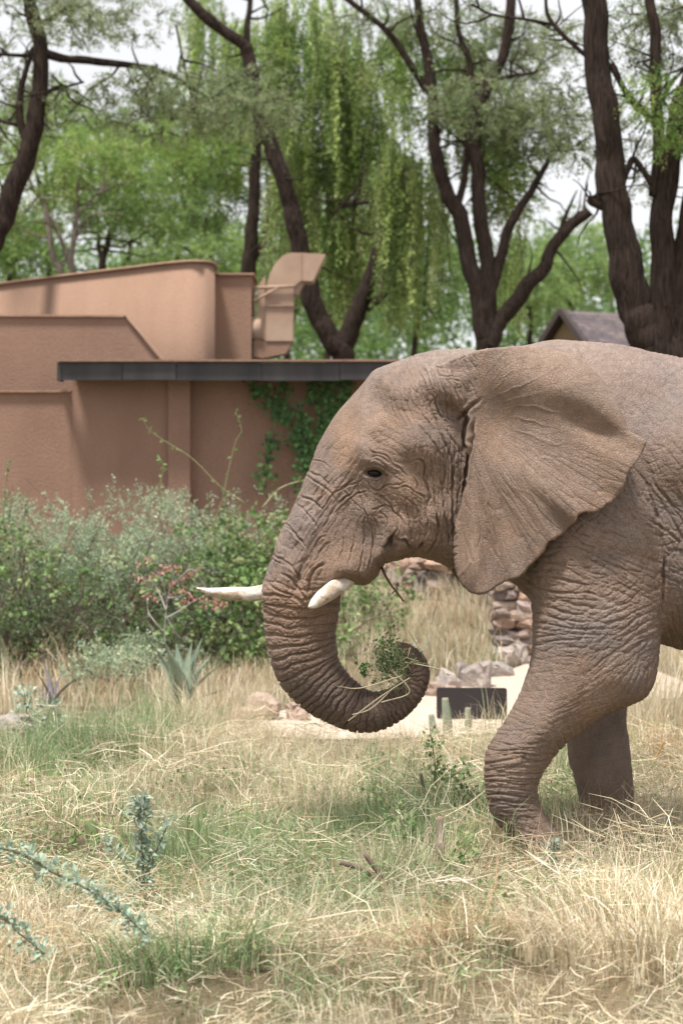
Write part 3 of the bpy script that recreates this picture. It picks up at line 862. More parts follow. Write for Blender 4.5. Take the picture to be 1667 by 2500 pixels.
# where each point shows in the photo (far side mirrored)
Yn = Y0 - np.abs(EV[:, 1])
pu = CX + F*EV[:, 0]/Yn; pv = HY - F*(EV[:, 2] - CZ)/Yn
mu = CX + EV[:, 0]/E2; mv = HY - (EV[:, 2] - CZ)/E2
is_ear = (poly_sd(epoly, mu, mv)*E2 > -0.01) & (np.abs(np.abs(EV[:, 1]) + np.interp(mu, gu, ear_y(gu))) < 0.2) & (mu > 1150) & (np.abs(EV[:, 1]) > 0.4)
yc_at = None
iu = np.clip(np.searchsorted(gu, mu) - 1, 0, len(gu) - 2); iv = np.clip(np.searchsorted(gv, mv) - 1, 0, len(gv) - 2)
is_ear &= np.abs(np.abs(EV[:, 1]) + yc[iu, iv]) < 0.07
is_ear |= (np.abs(np.abs(EV[:, 1]) + yc[iu, iv]) < 0.045) & (d[iu, iv] > -0.01) & (mu > 1105) & (mv > 1010)
earf = is_ear.astype(float)
e = np.vstack([EALL[:, [0, 1]], EALL[:, [1, 2]], EALL[:, [2, 3]], EALL[:, [3, 0]]])
deg = np.bincount(e[:, 0], minlength=len(EV)) + np.bincount(e[:, 1], minlength=len(EV))
for _ in range(6):
    earf = 0.5*earf + 0.5*(np.bincount(e[:, 0], earf[e[:, 1]], len(EV)) + np.bincount(e[:, 1], earf[e[:, 0]], len(EV)))/deg

disp = np.zeros(len(EV))
# --- wrinkle cells: (u, v, radius, along-angle, cell length, cell width, depth)
FIELDS = [
    (1600, 960, 130, 50, 44, 30, .0030), (1640, 1120, 110, 55, 50, 32, .0050), (1560, 1200, 80, 60, 56, 30, .007), (1640, 1300, 90, 62, 60, 34, .009),
    (1400, 880, 60, 80, 40, 26, .002), (1480, 1330, 80, 25, 60, 26, .0085), (1380, 1400, 80, 10, 66, 22, .0085), (1560, 1420, 80, 22, 60, 26, .0085), (1400, 1500, 80, 8, 70, 22, .009),
    (1530, 1520, 70, -28, 52, 24, .008), (1360, 1580, 60, 0, 90, 24, .006), (1480, 1600, 60, -40, 60, 26, .006), (1570, 1650, 50, -65, 60, 22, .004),
    (1380, 1680, 80, 60, 70, 26, .0028), (1300, 1750, 60, 15, 50, 24, .003), (1420, 1740, 60, -25, 100, 22, .006),
    (1250, 1850, 60, -4, 80, 19, .008), (1240, 1930, 60, 2, 90, 18, .010), (1260, 1985, 46, 8, 70, 15, .009), (1310, 2060, 60, 30, 40, 24, .003),
    (1460, 1850, 90, 70, 90, 20, .007), (1450, 1960, 60, 5, 60, 18, .006), (1640, 1480, 60, 80, 80, 18, .006), (1300, 1440, 40, 50, 60, 18, .006),
    (930, 1235, 60, 75, 34, 22, .0065), (880, 1330, 70, 82, 60, 22, .0035), (1000, 1230, 50, 85, 44, 20, .005), (1060, 1150, 60, 88, 60, 16, .006), (1060, 1300, 50, 86, 60, 16, .005),
    (1040, 980, 70, 70, 50, 17, .0055), (1100, 920, 50, 78, 40, 18, .005), (960, 1080, 50, 30, 36, 24, .0022), (880, 1180, 34, 60, 26, 16, .003), (960, 1160, 34, 30, 34, 14, .003),
    (820, 1180, 60, 128, 70, 20, .0045), (770, 1260, 60, 122, 60, 20, .0055), (720, 1360, 60, 110, 60, 22, .0055), (820, 1330, 50, 100, 50, 24, .003), (1080, 1350, 40, 0, 40, 20, .004),
]
body_w = 1 - earf
wsum = np.full(len(EV), 0.12)
acc = np.zeros(len(EV))
for k, (u, v, r, ang, cl, cw, dep) in enumerate(FIELDS):
    w = np.exp(-(((pu - u)**2 + (pv - v)**2)/(r*r))*0.9)
    sel = np.nonzero(w > 0.02)[0]
    if not len(sel): continue
    a = math.radians(ang); x, y = pu[sel], pv[sel]; cl *= .8; cw *= .8
    wx = 10*(vnoise(x/45, y/45, None, 11) - .5); wy = 10*(vnoise(x/45, y/45, None, 12) - .5)
    al = (x + wx)*math.cos(a) + (y + wy)*math.sin(a); ac = -(x + wx)*math.sin(a) + (y + wy)*math.cos(a)
    f1, f2 = cells(al/cl, ac/cw, 3 + k)
    g = np.exp(-((f2 - f1)/0.11)**2)
    pf = ac/cw + 1.1*vnoise(al/(cl*1.6), ac/(cw*2.2), None, 101 + k) + .35*vnoise(al/(cl*.5), ac/cw, None, 131 + k)
    l1 = np.exp(-((pf - np.floor(pf) - .5)/.15)**2)*np.clip(vnoise(al/(cl*1.1), np.floor(pf)*3.7, None, 141 + k)*2.2 - .35, 0, 1)
    pg = (al + .45*ac)/(cl*.62) + 1.0*vnoise(al/cl, ac/(cw*1.7), None, 151 + k)
    l2 = np.exp(-((pg - np.floor(pg) - .5)/.10)**2)*np.clip(vnoise(np.floor(pg)*2.3, ac/(cw*1.3), None, 161 + k)*2.4 - .7, 0, 1)
    f1, f2 = cells(al/cl*0.5 + 7.3, ac/cw*0.55, 33 + k)
    g2 = np.exp(-((f2 - f1)/0.085)**2)
    acc[sel] += w[sel]*dep*(0.45*g + 0.55*g2 + 0.95*l1 + .5*l2 - 0.3)
    wsum[sel] += w[sel]
disp -= np.where(pu < 1130, 1.75, 1.65)*body_w*acc/wsum
# --- trunk rings
s_at = ring_s[iu, iv]; onT = np.clip(1.25 - (c[iu, iv]*E2/tr[iu, iv])*0.35, 0, 1)*body_w
tw = np.clip((pv - 1380)/90, 0, 1)*np.clip((1060 - pu)/20, 0, 1)*np.clip((s_at - 300)/60, 0, 1)
ang = np.arctan2(EV[:, 1], (np.interp(par[iu, iv], np.arange(len(ts)), ts[:, 0]) - mu)*E2)
across = np.sign((mu - np.interp(par[iu, iv], np.arange(len(ts)), ts[:, 0])))*c[iu, iv]
side = (c[iu, iv]*E2/tr[iu, iv])
sgn = np.sign((mu - 880) * 0 + (np.hypot(mu - 900, mv - 1560) - np.hypot(np.interp(par[iu, iv], np.arange(len(ts)), ts[:, 0]) - 900, np.interp(par[iu, iv], np.arange(len(ts)), ts[:, 1]) - 1560)))
across = sgn*side                              # -1 inner curve .. +1 outer curve
wob = 22*(vnoise(s_at/90, across*1.3 + 5, np.sign(EV[:, 1])*3, 21) - .5) + 9*(vnoise(s_at/30, across*3 + 5, np.sign(EV[:, 1])*3, 22) - .5)
period = np.interp(s_at, [300, 460, 700, 900, 1100], [34, 24, 17, 12, 9])
ph = np.interp(s_at + wob, np.arange(0, 1300), np.cumsum(1/np.interp(np.arange(0, 1300), [300, 460, 700, 900, 1100], [34, 24, 17, 12, 9])))
fr = ph - np.floor(ph)
amp = 0.6 + 0.8*vnoise(np.floor(ph)*1.7, across*1.6, None, 23)
ring = np.exp(-((fr - 0.5)/0.125)**2)
f1, f2 = cells((s_at + wob)/period*1.0, across*5.5, 61)
cr_ = np.exp(-((f2 - f1)/0.15)**2)
rdep = np.interp(s_at, [300, 460, 750, 950, 1150], [.009, .015, .0135, .0085, .005])
disp -= tw*(rdep*amp*(ring - 0.35) + 0.006*cr_*np.interp(s_at, [400, 1000], [1, .35]))
# --- single drawn wrinkles (three enlarged views of the photo: origin, scale)
VA, VB, VC, VD = (820, 1080, .2296), (640, 1080, .2041), (930, 850, .1913), (1067, 800, .3827)
LINES = [
 (VA, 5, 15, [(810,215),(880,185),(930,240),(935,340),(950,420),(975,500),(985,560),(990,600),(955,650),(955,760),(968,860),(965,960),(935,1030)]),
 (VA, 5, 13, [(1110,370),(1130,520),(1150,650),(1165,800),(1185,900),(1200,1020),(1195,1110)]),
 (VA, 5, 15, [(1245,200),(1240,400),(1245,650),(1245,900),(1255,1000)]),
 (VA, 5, 11, [(1385,230),(1360,450),(1355,620),(1365,700),(1320,850)]),
 (VA, 4, 9, [(1040,430),(1050,600),(1075,720),(1085,900),(1130,1010)]), (VA, 5, 12, [(1080,760),(1085,950),(1040,1100),(960,1190)]),
 (VA, 3.5, 7, [(790,340),(850,420),(885,530),(940,600),(945,700)]),
 (VA, 3, 8, [(320,270),(350,200),(400,172),(450,185),(510,230),(550,290),(600,320)]), (VA, 3, 7, [(320,200),(400,145),(480,155),(560,210),(640,270),(730,320)]),
 (VA, 3.5, 8, [(310,20),(400,105),(520,140),(580,200),(680,280),(770,370)]), (VA, 3, 8, [(330,385),(380,402),(450,402),(520,355),(555,325)]),
 (VA, 3.5, 8, [(335,400),(370,480),(430,512),(500,475),(540,400)]), (VA, 3, 6, [(420,560),(520,470),(620,450),(740,430)]), (VA, 3, 5, [(460,230),(530,300),(600,330),(680,330)]),
 (VA, 3.5, 8, [(215,420),(240,520),(290,700),(340,830),(385,940),(390,1060),(390,1150)]), (VA, 4, 10, [(410,540),(480,580),(560,640),(620,740),(680,790),(720,870),(760,900)]),
 (VA, 4, 11, [(640,770),(660,880),(640,940),(605,1000),(580,1060)]), (VA, 4, 9, [(740,590),(750,700),(770,820),(800,920),(805,1000),(830,1060)]),
 (VA, 3.5, 7, [(680,470),(760,480),(830,520),(930,580)]), (VA, 3.5, 7, [(700,570),(780,620),(850,700),(880,820),(930,900)]),
 (VA, 6, 18, [(610,1005),(680,1040),(740,1060),(780,1110)]), (VA, 8, 26, [(605,1010),(560,1070),(530,1130)]), (VA, 5, 12, [(740,1040),(790,1110),(860,1130),(920,1060)]),
 (VA, 5, 12, [(600,1240),(780,1190),(870,1130),(940,1050)]), (VA, 3, 6, [(380,720),(450,700),(540,670),(610,720)]), (VA, 3, 6, [(390,780),(430,860),(440,930)]), (VA, 3, 6, [(440,720),(520,780),(550,850),(530,930)]),
 (VA, 3.5, 7, [(310,740),(300,880),(300,1050),(270,1250),(240,1400)]), (VA, 3.5, 7, [(190,960),(185,1100),(130,1300)]), (VA, 3.5, 7, [(390,960),(390,1150),(350,1300),(340,1420)]), (VA, 3, 6, [(80,1000),(70,1150),(20,1290)]),
 (VA, 3.5, 7, [(0,550),(120,440),(210,390)]), (VA, 3.5, 7, [(0,650),(160,550),(230,430)]), (VA, 3.5, 7, [(0,740),(90,660),(200,560),(330,520)]), (VA, 3, 6, [(60,480),(200,640),(330,760)]),
 (VB, 4, 7, [(600,205),(720,240),(820,300)]), (VB, 4.5, 9, [(540,345),(640,390),(740,450),(800,520)]), (VB, 4.5, 10, [(520,400),(650,480),(760,560),(850,650),(910,740)]),
 (VB, 5, 13, [(420,632),(560,680),(640,730),(700,790)]), (VB, 4, 8, [(370,720),(470,780),(570,890),(640,990),(700,1110)]), (VB, 5, 13, [(245,940),(350,1040),(440,1140),(500,1190)]),
 (VB, 4, 9, [(250,1000),(360,1070),(450,1150),(560,1310)]), (VB, 5, 13, [(110,1325),(220,1400),(340,1480),(430,1590),(480,1680)]), (VB, 4, 8, [(100,1390),(280,1470),(370,1520)]),
 (VB, 5, 14, [(30,1655),(150,1740),(260,1790),(400,1860),(560,1990)]), (VB, 5, 12, [(180,1560),(330,1620),(440,1760),(560,1930)]), (VB, 5, 13, [(10,1955),(120,2000),(230,2058)]),
 (VB, 4, 9, [(900,390),(780,520),(700,650),(600,790),(500,900),(440,1060)]), (VB, 4, 9, [(1080,440),(980,540),(840,640),(720,780),(640,900),(560,1080)]), (VB, 4, 8, [(1120,580),(960,690),(830,830),(760,960),(700,1080)]),
 (VB, 3.5, 7, [(1230,440),(1120,480),(1000,520),(880,560)]), (VB, 4, 8, [(820,350),(720,480),(620,620)]), (VB, 4, 10, [(780,1110),(680,1150),(620,1260),(580,1400),(540,1480),(470,1620)]),
 (VB, 4, 9, [(860,1180),(720,1260),(650,1400),(580,1480)]), (VB, 3.5, 6, [(970,1190),(970,1400)]), (VB, 3.5, 6, [(830,1350),(820,1550)]),
 (VB, 7, 20, [(555,1800),(555,1660),(640,1510),(760,1460)]), (VB, 4, 8, [(500,1650),(560,1520),(700,1400)]),
 (VC, 4, 8, [(510,210),(560,290),(610,420),(640,560),(690,700),(740,830),(800,900),(940,1050)]), (VC, 4.5, 12, [(490,310),(540,420),(580,600),(620,760),(700,920),(760,1080),(830,1230),(890,1380),(915,1500),(915,1829)]),
 (VC, 4, 8, [(640,170),(700,300),(760,440),(820,600),(830,700),(860,800),(930,900)]), (VC, 4, 8, [(800,360),(860,480),(890,620),(920,720),(1000,790)]), (VC, 4, 8, [(900,360),(920,500),(980,620),(1040,770)]),
 (VC, 3.5, 6, [(1000,430),(1040,600),(1110,700)]), (VC, 3, 5, [(1110,400),(1180,560),(1220,640)]), (VC, 4, 9, [(450,720),(520,840),(600,930),(690,1050)]), (VC, 4, 8, [(440,960),(540,1050),(640,1150),(720,1300),(800,1420)]),
 (VC, 4, 9, [(690,710),(760,870),(860,990),(940,1080)]), (VC, 4, 9, [(830,1040),(900,1170),(1000,1290),(1050,1480)]), (VC, 4, 7, [(640,830),(760,860),(880,910),(960,960)]),
 (VC, 8, 20, [(1260,640),(1130,760),(1060,850),(940,930)]), (VC, 8, 38, [(1090,850),(1100,920),(1070,1050),(1065,1200),(1080,1280)]), (VC, 6, 22, [(1190,900),(1170,1100),(1140,1280),(1110,1400),(1090,1600),(1060,1829)]),
 (VC, 3.5, 7, [(730,1370),(760,1500),(770,1829)]), (VC, 3.5, 6, [(820,1450),(820,1700)]), (VC, 3.5, 6, [(600,1530),(680,1700)]),
 (VC, 3.5, 6, [(510,190),(600,200),(680,240),(740,260),(810,250)]), (VC, 3.5, 7, [(720,340),(800,350),(860,360),(920,340)]), (VC, 3.5, 6, [(840,390),(920,410),(1020,430)]),
 (VD, 6, 9, [(1330,1000),(1400,1200),(1430,1330),(1450,1450)]), (VD, 7, 16, [(1450,1430),(1445,1600),(1436,1829)]), (VD, 6, 8, [(1280,1180),(1390,1250),(1500,1330),(1568,1400)]), (VD, 6, 8, [(1350,950),(1450,1080),(1568,1200)]),
]
for (ox, oy, sc_), wd, dp, pts in LINES:
    p = smooth(np.array(pts, float)*sc_ + (ox, oy), 5)
    wdp = max(wd*0.5, 1.7)
    lo = p.min(0) - wdp*4; hi = p.max(0) + wdp*4
    sel = np.nonzero((pu > lo[0]) & (pu < hi[0]) & (pv > lo[1]) & (pv < hi[1]))[0]
    if not len(sel): continue
    dd, tt = line_field(p, pu[sel] + 5*(vnoise(pu[sel]/13, pv[sel]/13, None, 181) - .5), pv[sel] + 5*(vnoise(pu[sel]/13, pv[sel]/13, None, 182) - .5))
    tt = tt/(len(p) - 1)
    taper = np.clip(np.minimum(tt, 1 - tt)*5 + 0.12, 0, 1)*(.45 + .9*vnoise(pu[sel]/16, pv[sel]/16, None, 171))*(.72 if oy == 1080 and ox == 640 else 1)
    fold = np.exp(-(dd/wdp)**2) - 0.28*np.exp(-((dd - 2.4*wdp)/(1.3*wdp))**2)
    wear = body_w[sel] if oy != 850 else 1.0
    disp[sel] -= dp*0.0012*fold*taper*wear
# --- ear: soft pleats and small creases
er = np.hypot(pu - 1130, pv - 1000); et = np.arctan2(pv - 1000, pu - 1130)
pl = fbm(et*14 + 40, er/190, None, 71, 3) - .5
f1, f2 = cells(et*16, er/120, 77)
disp += earf*np.sign(1)*(0.011*pl*np.clip(er/250, 0, 1.2)*np.clip((pv - 1000)/120, .15, 1) - 0.0035*np.exp(-((f2 - f1)/.1)**2)*np.clip((pv - 1050)/100, 0, 1))
vp = et*5.2 + .9*vnoise(er/70, et*3, None, 191) + .25*vnoise(er/22, et*9, None, 192)
disp += earf*.003*np.exp(-((vp - np.floor(vp) - .5)/.07)**2)*np.clip((er - 60)/80, 0, 1)*np.clip(vnoise(er/60, np.floor(vp)*4.1, None, 193)*2 - .5, 0, 1)
disp += 0.003*(fbm(EV[:, 0]*14, EV[:, 1]*14, EV[:, 2]*14, 81, 3) - .5)
# eye socket stays smooth
eye_w = np.clip(np.hypot((pu - 913), (pv - 1154)*1.5)/26, 0, 1)
EV = EV + EN*disp[:, None]
EV[:, 1] -= np.where(EV[:, 1] < 0, 1, -1)*(0.022*np.exp(-((pv - (1142 + .012*(pu - 912)**2))/5.0)**2)*np.exp(-((pu - 914)/30)**4) + 0.014*np.exp(-((pv - (1169 - .010*(pu - 912)**2))/5.0)**2)*np.exp(-((pu - 914)/28)**4))
# lid rim: sink the skin inside the eye opening
opn = np.exp(-(((pu - 914)/27)**2 + ((pv - 1154 - .16*(pu - 914))/(12.5 - .10*np.clip(np.abs(pu - 914), 0, 40)))**2)**2)
EV[:, 1] += np.where(EV[:, 1] < 0, 1, -1)*0.034*opn

# --- colours of skin and dust, with top light and underside shade painted in
dust = fbm(EV[:, 0]*3.1 + 9, EV[:, 1]*3.1, EV[:, 2]*3.1, 91, 4)
och = fbm(EV[:, 0]*2.2 + 4, EV[:, 1]*2.2, EV[:, 2]*2.2, 95, 3)
spk = fbm(EV[:, 0]*40, EV[:, 1]*40, EV[:, 2]*40, 97, 2)
base_c = np.array((.258, .182, .140)); gray_c = np.array((.245, .195, .172)); och_c = np.array((.345, .220, .148)); dark_c = np.array((.135, .100, .084)); pale_c = np.array((.36, .275, .23))
def mixc(c0, c1, t): return c0 + (c1 - c0)*np.clip(t, 0, 1)[:, None]
C = np.tile(base_c, (len(EV), 1))
C = mixc(C, gray_c, (dust - .45)*3.5)
C = mixc(C, och_c, np.clip((och - .5)*3, 0, .6) + .6*gauss(pu, pv, 1200, 1020, 70, 90) + .5*gauss(pu, pv, 1010, 1180, 80, 110) + .5*gauss(pu, pv, 960, 1040, 60, 50) + .4*gauss(pu, pv, 840, 1030, 40, 60))
C = mixc(C, pale_c, np.clip(EN[:, 2]*0 + (2.9 - 0)*0 + 0.55*np.clip((960 - pv)/110, 0, 1), 0, .6)*(0.5 + spk))  # top light painted in: skin paler towards crown and back
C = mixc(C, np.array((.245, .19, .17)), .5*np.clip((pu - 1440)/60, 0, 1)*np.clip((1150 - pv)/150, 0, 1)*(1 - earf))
C = mixc(C, np.array((.315, .215, .155)), .45*earf)
C = mixc(C, dark_c, .6*np.clip((pv - 1480)/220, 0, 1)*np.clip((1070 - pu)/10, 0, 1) + .35*np.clip((pv - 1900)/120, 0, 1))  # underside shade painted on the lower trunk; legs also darker towards the bottom
C = mixc(C, np.array((.14, .10, .09)), .55*np.exp(-(np.hypot(pu - 912, (pv - 1150)*1.2)/30)**2))
C = mixc(C, pale_c, .35*np.clip((fbm(EV[:, 0]*5.5, EV[:, 1]*5.5, EV[:, 2]*5.5 + 3, 211, 4) - .52)*6, 0, 1))
C = mixc(C, gray_c*.8, .5*np.clip((fbm(EV[:, 0]*4.2 + 7, EV[:, 1]*4.2, EV[:, 2]*4.2, 215, 4) - .56)*7, 0, 1))
C = C*np.array((.86, .86, .855))*(0.82 + 0.36*spk)[:, None]

skin, N_, L_, b_ = newmat('elephant_skin')
at = N_.new('ShaderNodeAttribute'); at.attribute_name = 'tint'
g_ = N_.new('ShaderNodeNewGeometry')
nz = N_.new('ShaderNodeTexNoise'); nz.inputs['Scale'].default_value = 130; nz.inputs['Detail'].default_value = 4
L_.new(g_.outputs['Position'], nz.inputs['Vector'])
mr = N_.new('ShaderNodeMapRange'); mr.inputs['From Min'].default_value = .3; mr.inputs['From Max'].default_value = .7; mr.inputs['To Min'].default_value = .82; mr.inputs['To Max'].default_value = 1.18
L_.new(nz.outputs['Fac'], mr.inputs['Value'])
sm = N_.new('ShaderNodeVectorMath'); sm.operation = 'SCALE'
L_.new(at.outputs['Color'], sm.inputs[0]); L_.new(mr.outputs['Result'], sm.inputs['Scale'])
L_.new(sm.outputs[0], b_.inputs['Base Color'])
b_.inputs['Roughness'].default_value = .78; b_.inputs['Specular IOR Level'].default_value = .22
vo = N_.new('ShaderNodeTexVoronoi'); vo.feature = 'DISTANCE_TO_EDGE'; vo.inputs['Scale'].default_value = 62
wv = N_.new('ShaderNodeTexNoise'); wv.inputs['Scale'].default_value = 25
va = N_.new('ShaderNodeVectorMath'); va.operation = 'MULTIPLY_ADD'; va.inputs[1].default_value = (.03, .03, .03)
L_.new(g_.outputs['Position'], wv.inputs['Vector']); L_.new(wv.outputs['Color'], va.inputs[0]); L_.new(g_.outputs['Position'], va.inputs[2])
L_.new(va.outputs[0], vo.inputs['Vector'])
cl_ = N_.new('ShaderNodeMapRange'); cl_.inputs['From Max'].default_value = .12
L_.new(vo.outputs['Distance'], cl_.inputs['Value'])
b1 = N_.new('ShaderNodeBump'); b1.inputs['Strength'].default_value = .7; b1.inputs['Distance'].default_value = .004
L_.new(cl_.outputs['Result'], b1.inputs['Height'])
b2 = N_.new('ShaderNodeBump'); b2.inputs['Strength'].default_value = .8; b2.inputs['Distance'].default_value = .004
L_.new(nz.outputs['Fac'], b2.inputs['Height']); L_.new(b1.outputs['Normal'], b2.inputs['Normal'])
L_.new(b2.outputs['Normal'], b_.inputs['Normal'])

eroot = P(1450, 1700, Y0); eroot[2] = 0.0
elephant = empty('elephant', eroot, 'brown dusty African elephant walking, trunk curled around leafy twigs', 'elephant')
EV[:, 1] += Y0
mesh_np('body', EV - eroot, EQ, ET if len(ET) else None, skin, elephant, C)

# tusks
ivory = mat_tint('ivory', .42, .4, 0, (60, .002), (14, .22))
_N, _L = ivory.node_tree.nodes, ivory.node_tree.links
_v = _N.new('ShaderNodeTexVoronoi'); _v.feature = 'DISTANCE_TO_EDGE'; _v.inputs['Scale'].default_value = 16
_w = _N.new('ShaderNodeTexNoise'); _w.inputs['Scale'].default_value = 22; _w.inputs['Detail'].default_value = 4
_a = _N.new('ShaderNodeVectorMath'); _a.operation = 'MULTIPLY_ADD'; _a.inputs[1].default_value = (.09, .09, .09)
_g = _N.new('ShaderNodeNewGeometry'); _L.new(_g.outputs['Position'], _w.inputs['Vector']); _L.new(_w.outputs['Color'], _a.inputs[0]); _L.new(_g.outputs['Position'], _a.inputs[2]); _L.new(_a.outputs[0], _v.inputs['Vector'])
_m = _N.new('ShaderNodeMapRange'); _m.inputs['From Max'].default_value = .035; _m.inputs['To Min'].default_value = .8; _m.inputs['To Max'].default_value = 0
_L.new(_v.outputs['Distance'], _m.inputs['Value'])
_x = _N.new('ShaderNodeMixRGB'); _x.inputs[2].default_value = (.14, .085, .05, 1)
_b = _N['Principled BSDF']; _s = _b.inputs['Base Color'].links[0].from_socket
_L.new(_m.outputs['Result'], _x.inputs[0]); _L.new(_s, _x.inputs[1]); _L.new(_x.outputs[0], _b.inputs['Base Color'])
def tusk(name, pts, rad, label, flat=1.0, sides=20):
    m = MB()
    p = smooth(np.array(pts), 8); r = np.interp(np.linspace(0, 1, len(p)), np.linspace(0, 1, len(rad)), rad)
    k = np.linspace(0, 1, len(p))
    nz_ = fbm(np.repeat(k*6, sides), np.tile(np.arange(sides)/3.0, len(p)), None, 5, 3)
    st = np.clip((nz_ - .5)*4, 0, 1) + np.repeat(np.clip(1 - k*4, 0, 1), sides)*.6
    t = np.array((.78, .73, .65)) + (np.array((.34, .22, .12)) - np.array((.78, .73, .65)))*np.clip(st, 0, .75)[:, None]
    t = np.vstack([t, t[:1], t[-1:]])
    m.tube(p - eroot, r, sides, t, .03, 18, flat)
    o = m.build(name, ivory, elephant); o['label'] = label
    return o
tusk('tusk', [P(800, 1395, 12.78), P(640, 1446, 12.95), P(570, 1449, 12.98), P(520, 1446, 12.96), P(480, 1436, 12.92)], [.052, .045, .040, .028, .004], 'long curved white tusk on the far side of the trunk')
tusk('tusk', [P(890, 1380, 12.60), P(850, 1412, 12.42), P(815, 1438, 12.27), P(787, 1458, 12.19), P(767, 1474, 12.15), P(754, 1484, 12.13)], [.040, .045, .048, .043, .030, .008], 'short broken cracked tusk on the near side', .8)
# eyes
eyem, N_, L_, b_ = newmat('eye_wet_brown')
b_.inputs['Base Color'].default_value = (.022, .014, .010, 1); b_.inputs['Roughness'].default_value = .12; b_.inputs['Specular IOR Level'].default_value = .2
def ball(name, c, r, mat, parent, sq=(1, 1, 1), n=14):
    th = np.linspace(0, math.pi, n); ph = np.linspace(0, 2*math.pi, 2*n, endpoint=False)
    V = np.array([(math.sin(t)*math.cos(p), math.sin(t)*math.sin(p), math.cos(t)) for t in th for p in ph])*r*np.array(sq)
    q = [(i*2*n + j, (i+1)*2*n + j, (i+1)*2*n + (j+1) % (2*n), i*2*n + (j+1) % (2*n)) for i in range(n-1) for j in range(2*n)]
    return mesh_np(name, V + c, q, None, mat, parent)
near_eye = [i for i in np.nonzero((np.abs(pu - 913) < 5) & (np.abs(pv - 1154) < 5) & (EV[:, 1] < Y0))[0]]
ey = float(np.mean(EV[near_eye, 1])) if near_eye else 12.24
pe = P(913, 1155, ey)
ball('eye', np.array((pe[0], ey + .026, pe[2])) - eroot, .052, eyem, elephant, (1.05, 1, .72))
ball('eye', np.array((pe[0], 2*Y0 - ey - .026, pe[2])) - eroot, .052, eyem, elephant, (1.05, 1, .72))
print('elephant tris', 2*len(EQ) + len(ET), 'verts', len(EV), 'quads', len(EQ))
# ------------------------------------------------------------------ trees
m_bark, N_, L_, b_ = newmat('dark_bark')
g_ = N_.new('ShaderNodeNewGeometry'); at = N_.new('ShaderNodeAttribute'); at.attribute_name = 'tint'
mp = N_.new('ShaderNodeMapping'); mp.inputs['Scale'].default_value = (11, 11, 1.3)
n1 = N_.new('ShaderNodeTexNoise'); n1.inputs['Scale'].default_value = 3.0; n1.inputs['Detail'].default_value = 10; n1.inputs['Roughness'].default_value = .65
L_.new(g_.outputs['Position'], mp.inputs[0]); L_.new(mp.outputs[0], n1.inputs['Vector'])
mr = N_.new('ShaderNodeMapRange'); mr.inputs['From Min'].default_value = .3; mr.inputs['From Max'].default_value = .7; mr.inputs['To Min'].default_value = .25; mr.inputs['To Max'].default_value = 2.3
L_.new(n1.outputs['Fac'], mr.inputs['Value'])
sm = N_.new('ShaderNodeVectorMath'); sm.operation = 'SCALE'; L_.new(at.outputs['Color'], sm.inputs[0]); L_.new(mr.outputs[0], sm.inputs['Scale'])
L_.new(sm.outputs[0], b_.inputs['Base Color']); b_.inputs['Roughness'].default_value = .9; b_.inputs['Specular IOR Level'].default_value = .15
bp = N_.new('ShaderNodeBump'); bp.inputs['Distance'].default_value = .12; L_.new(n1.outputs['Fac'], bp.inputs['Height']); L_.new(bp.outputs['Normal'], b_.inputs['Normal'])
m_leaf = mat_tint('tree_leaf', .55, .3, .45)

DARK = (.044, .030, .024); PALE = (.26, .22, .185); MIDB = (.085, .062, .05)

def rel(mb, o0):
    mb.V = [v - o0 for v in mb.V]; return mb

def sprays(m, cx, cy, cz, rx, ry, rz, n, size, cols, per=26, hang=0.0, flat=.5, tw=None):
    """leaf sprays: little twigs with leaves, spread through an ellipsoid"""
    k = max(1, n // per)
    u = rng.normal(size=(k, 3)); u /= np.linalg.norm(u, axis=1)[:, None]
    u *= rng.uniform(.25, 1, (k, 1))**.45
    cen = np.array((cx, cy, cz)) + u*np.array((rx, ry, rz))
    out = u*np.array((1, 1, flat)) + rng.normal(size=(k, 3))*.6; out[:, 2] -= hang
    out /= np.linalg.norm(out, axis=1)[:, None]
    L = size*rng.uniform(3.5, 7, (k, 1))
    t = rng.uniform(0, 1, (k, per, 1))
    sd = rng.normal(size=(k, per, 3))
    pos = cen[:, None, :] + out[:, None, :]*t*L[:, None, :] + sd*size*.55
    pos[..., 2] -= hang*t[..., 0]**2*L*.5
    d = out[:, None, :]*.5 + sd*.7; d[..., 2] -= hang*.8
    cols = np.asarray(cols, float)
    ci = rng.integers(0, len(cols), k)
    c = cols[ci][:, None, :]*rng.uniform(.72, 1.3, (k, per, 1))
    sz = size*rng.uniform(.6, 1.25, k*per)
    m.leaves(pos.reshape(-1, 3), d.reshape(-1, 3), sz, c.reshape(-1, 3), .30, .08, one=True)
    if tw is not None:
        for i in range(0, k, 3):
            tw.tube(np.array([cen[i] - out[i]*L[i]*.4, cen[i] + out[i]*L[i]*.9]), [.012, .004], 3, MIDB, caps=False)

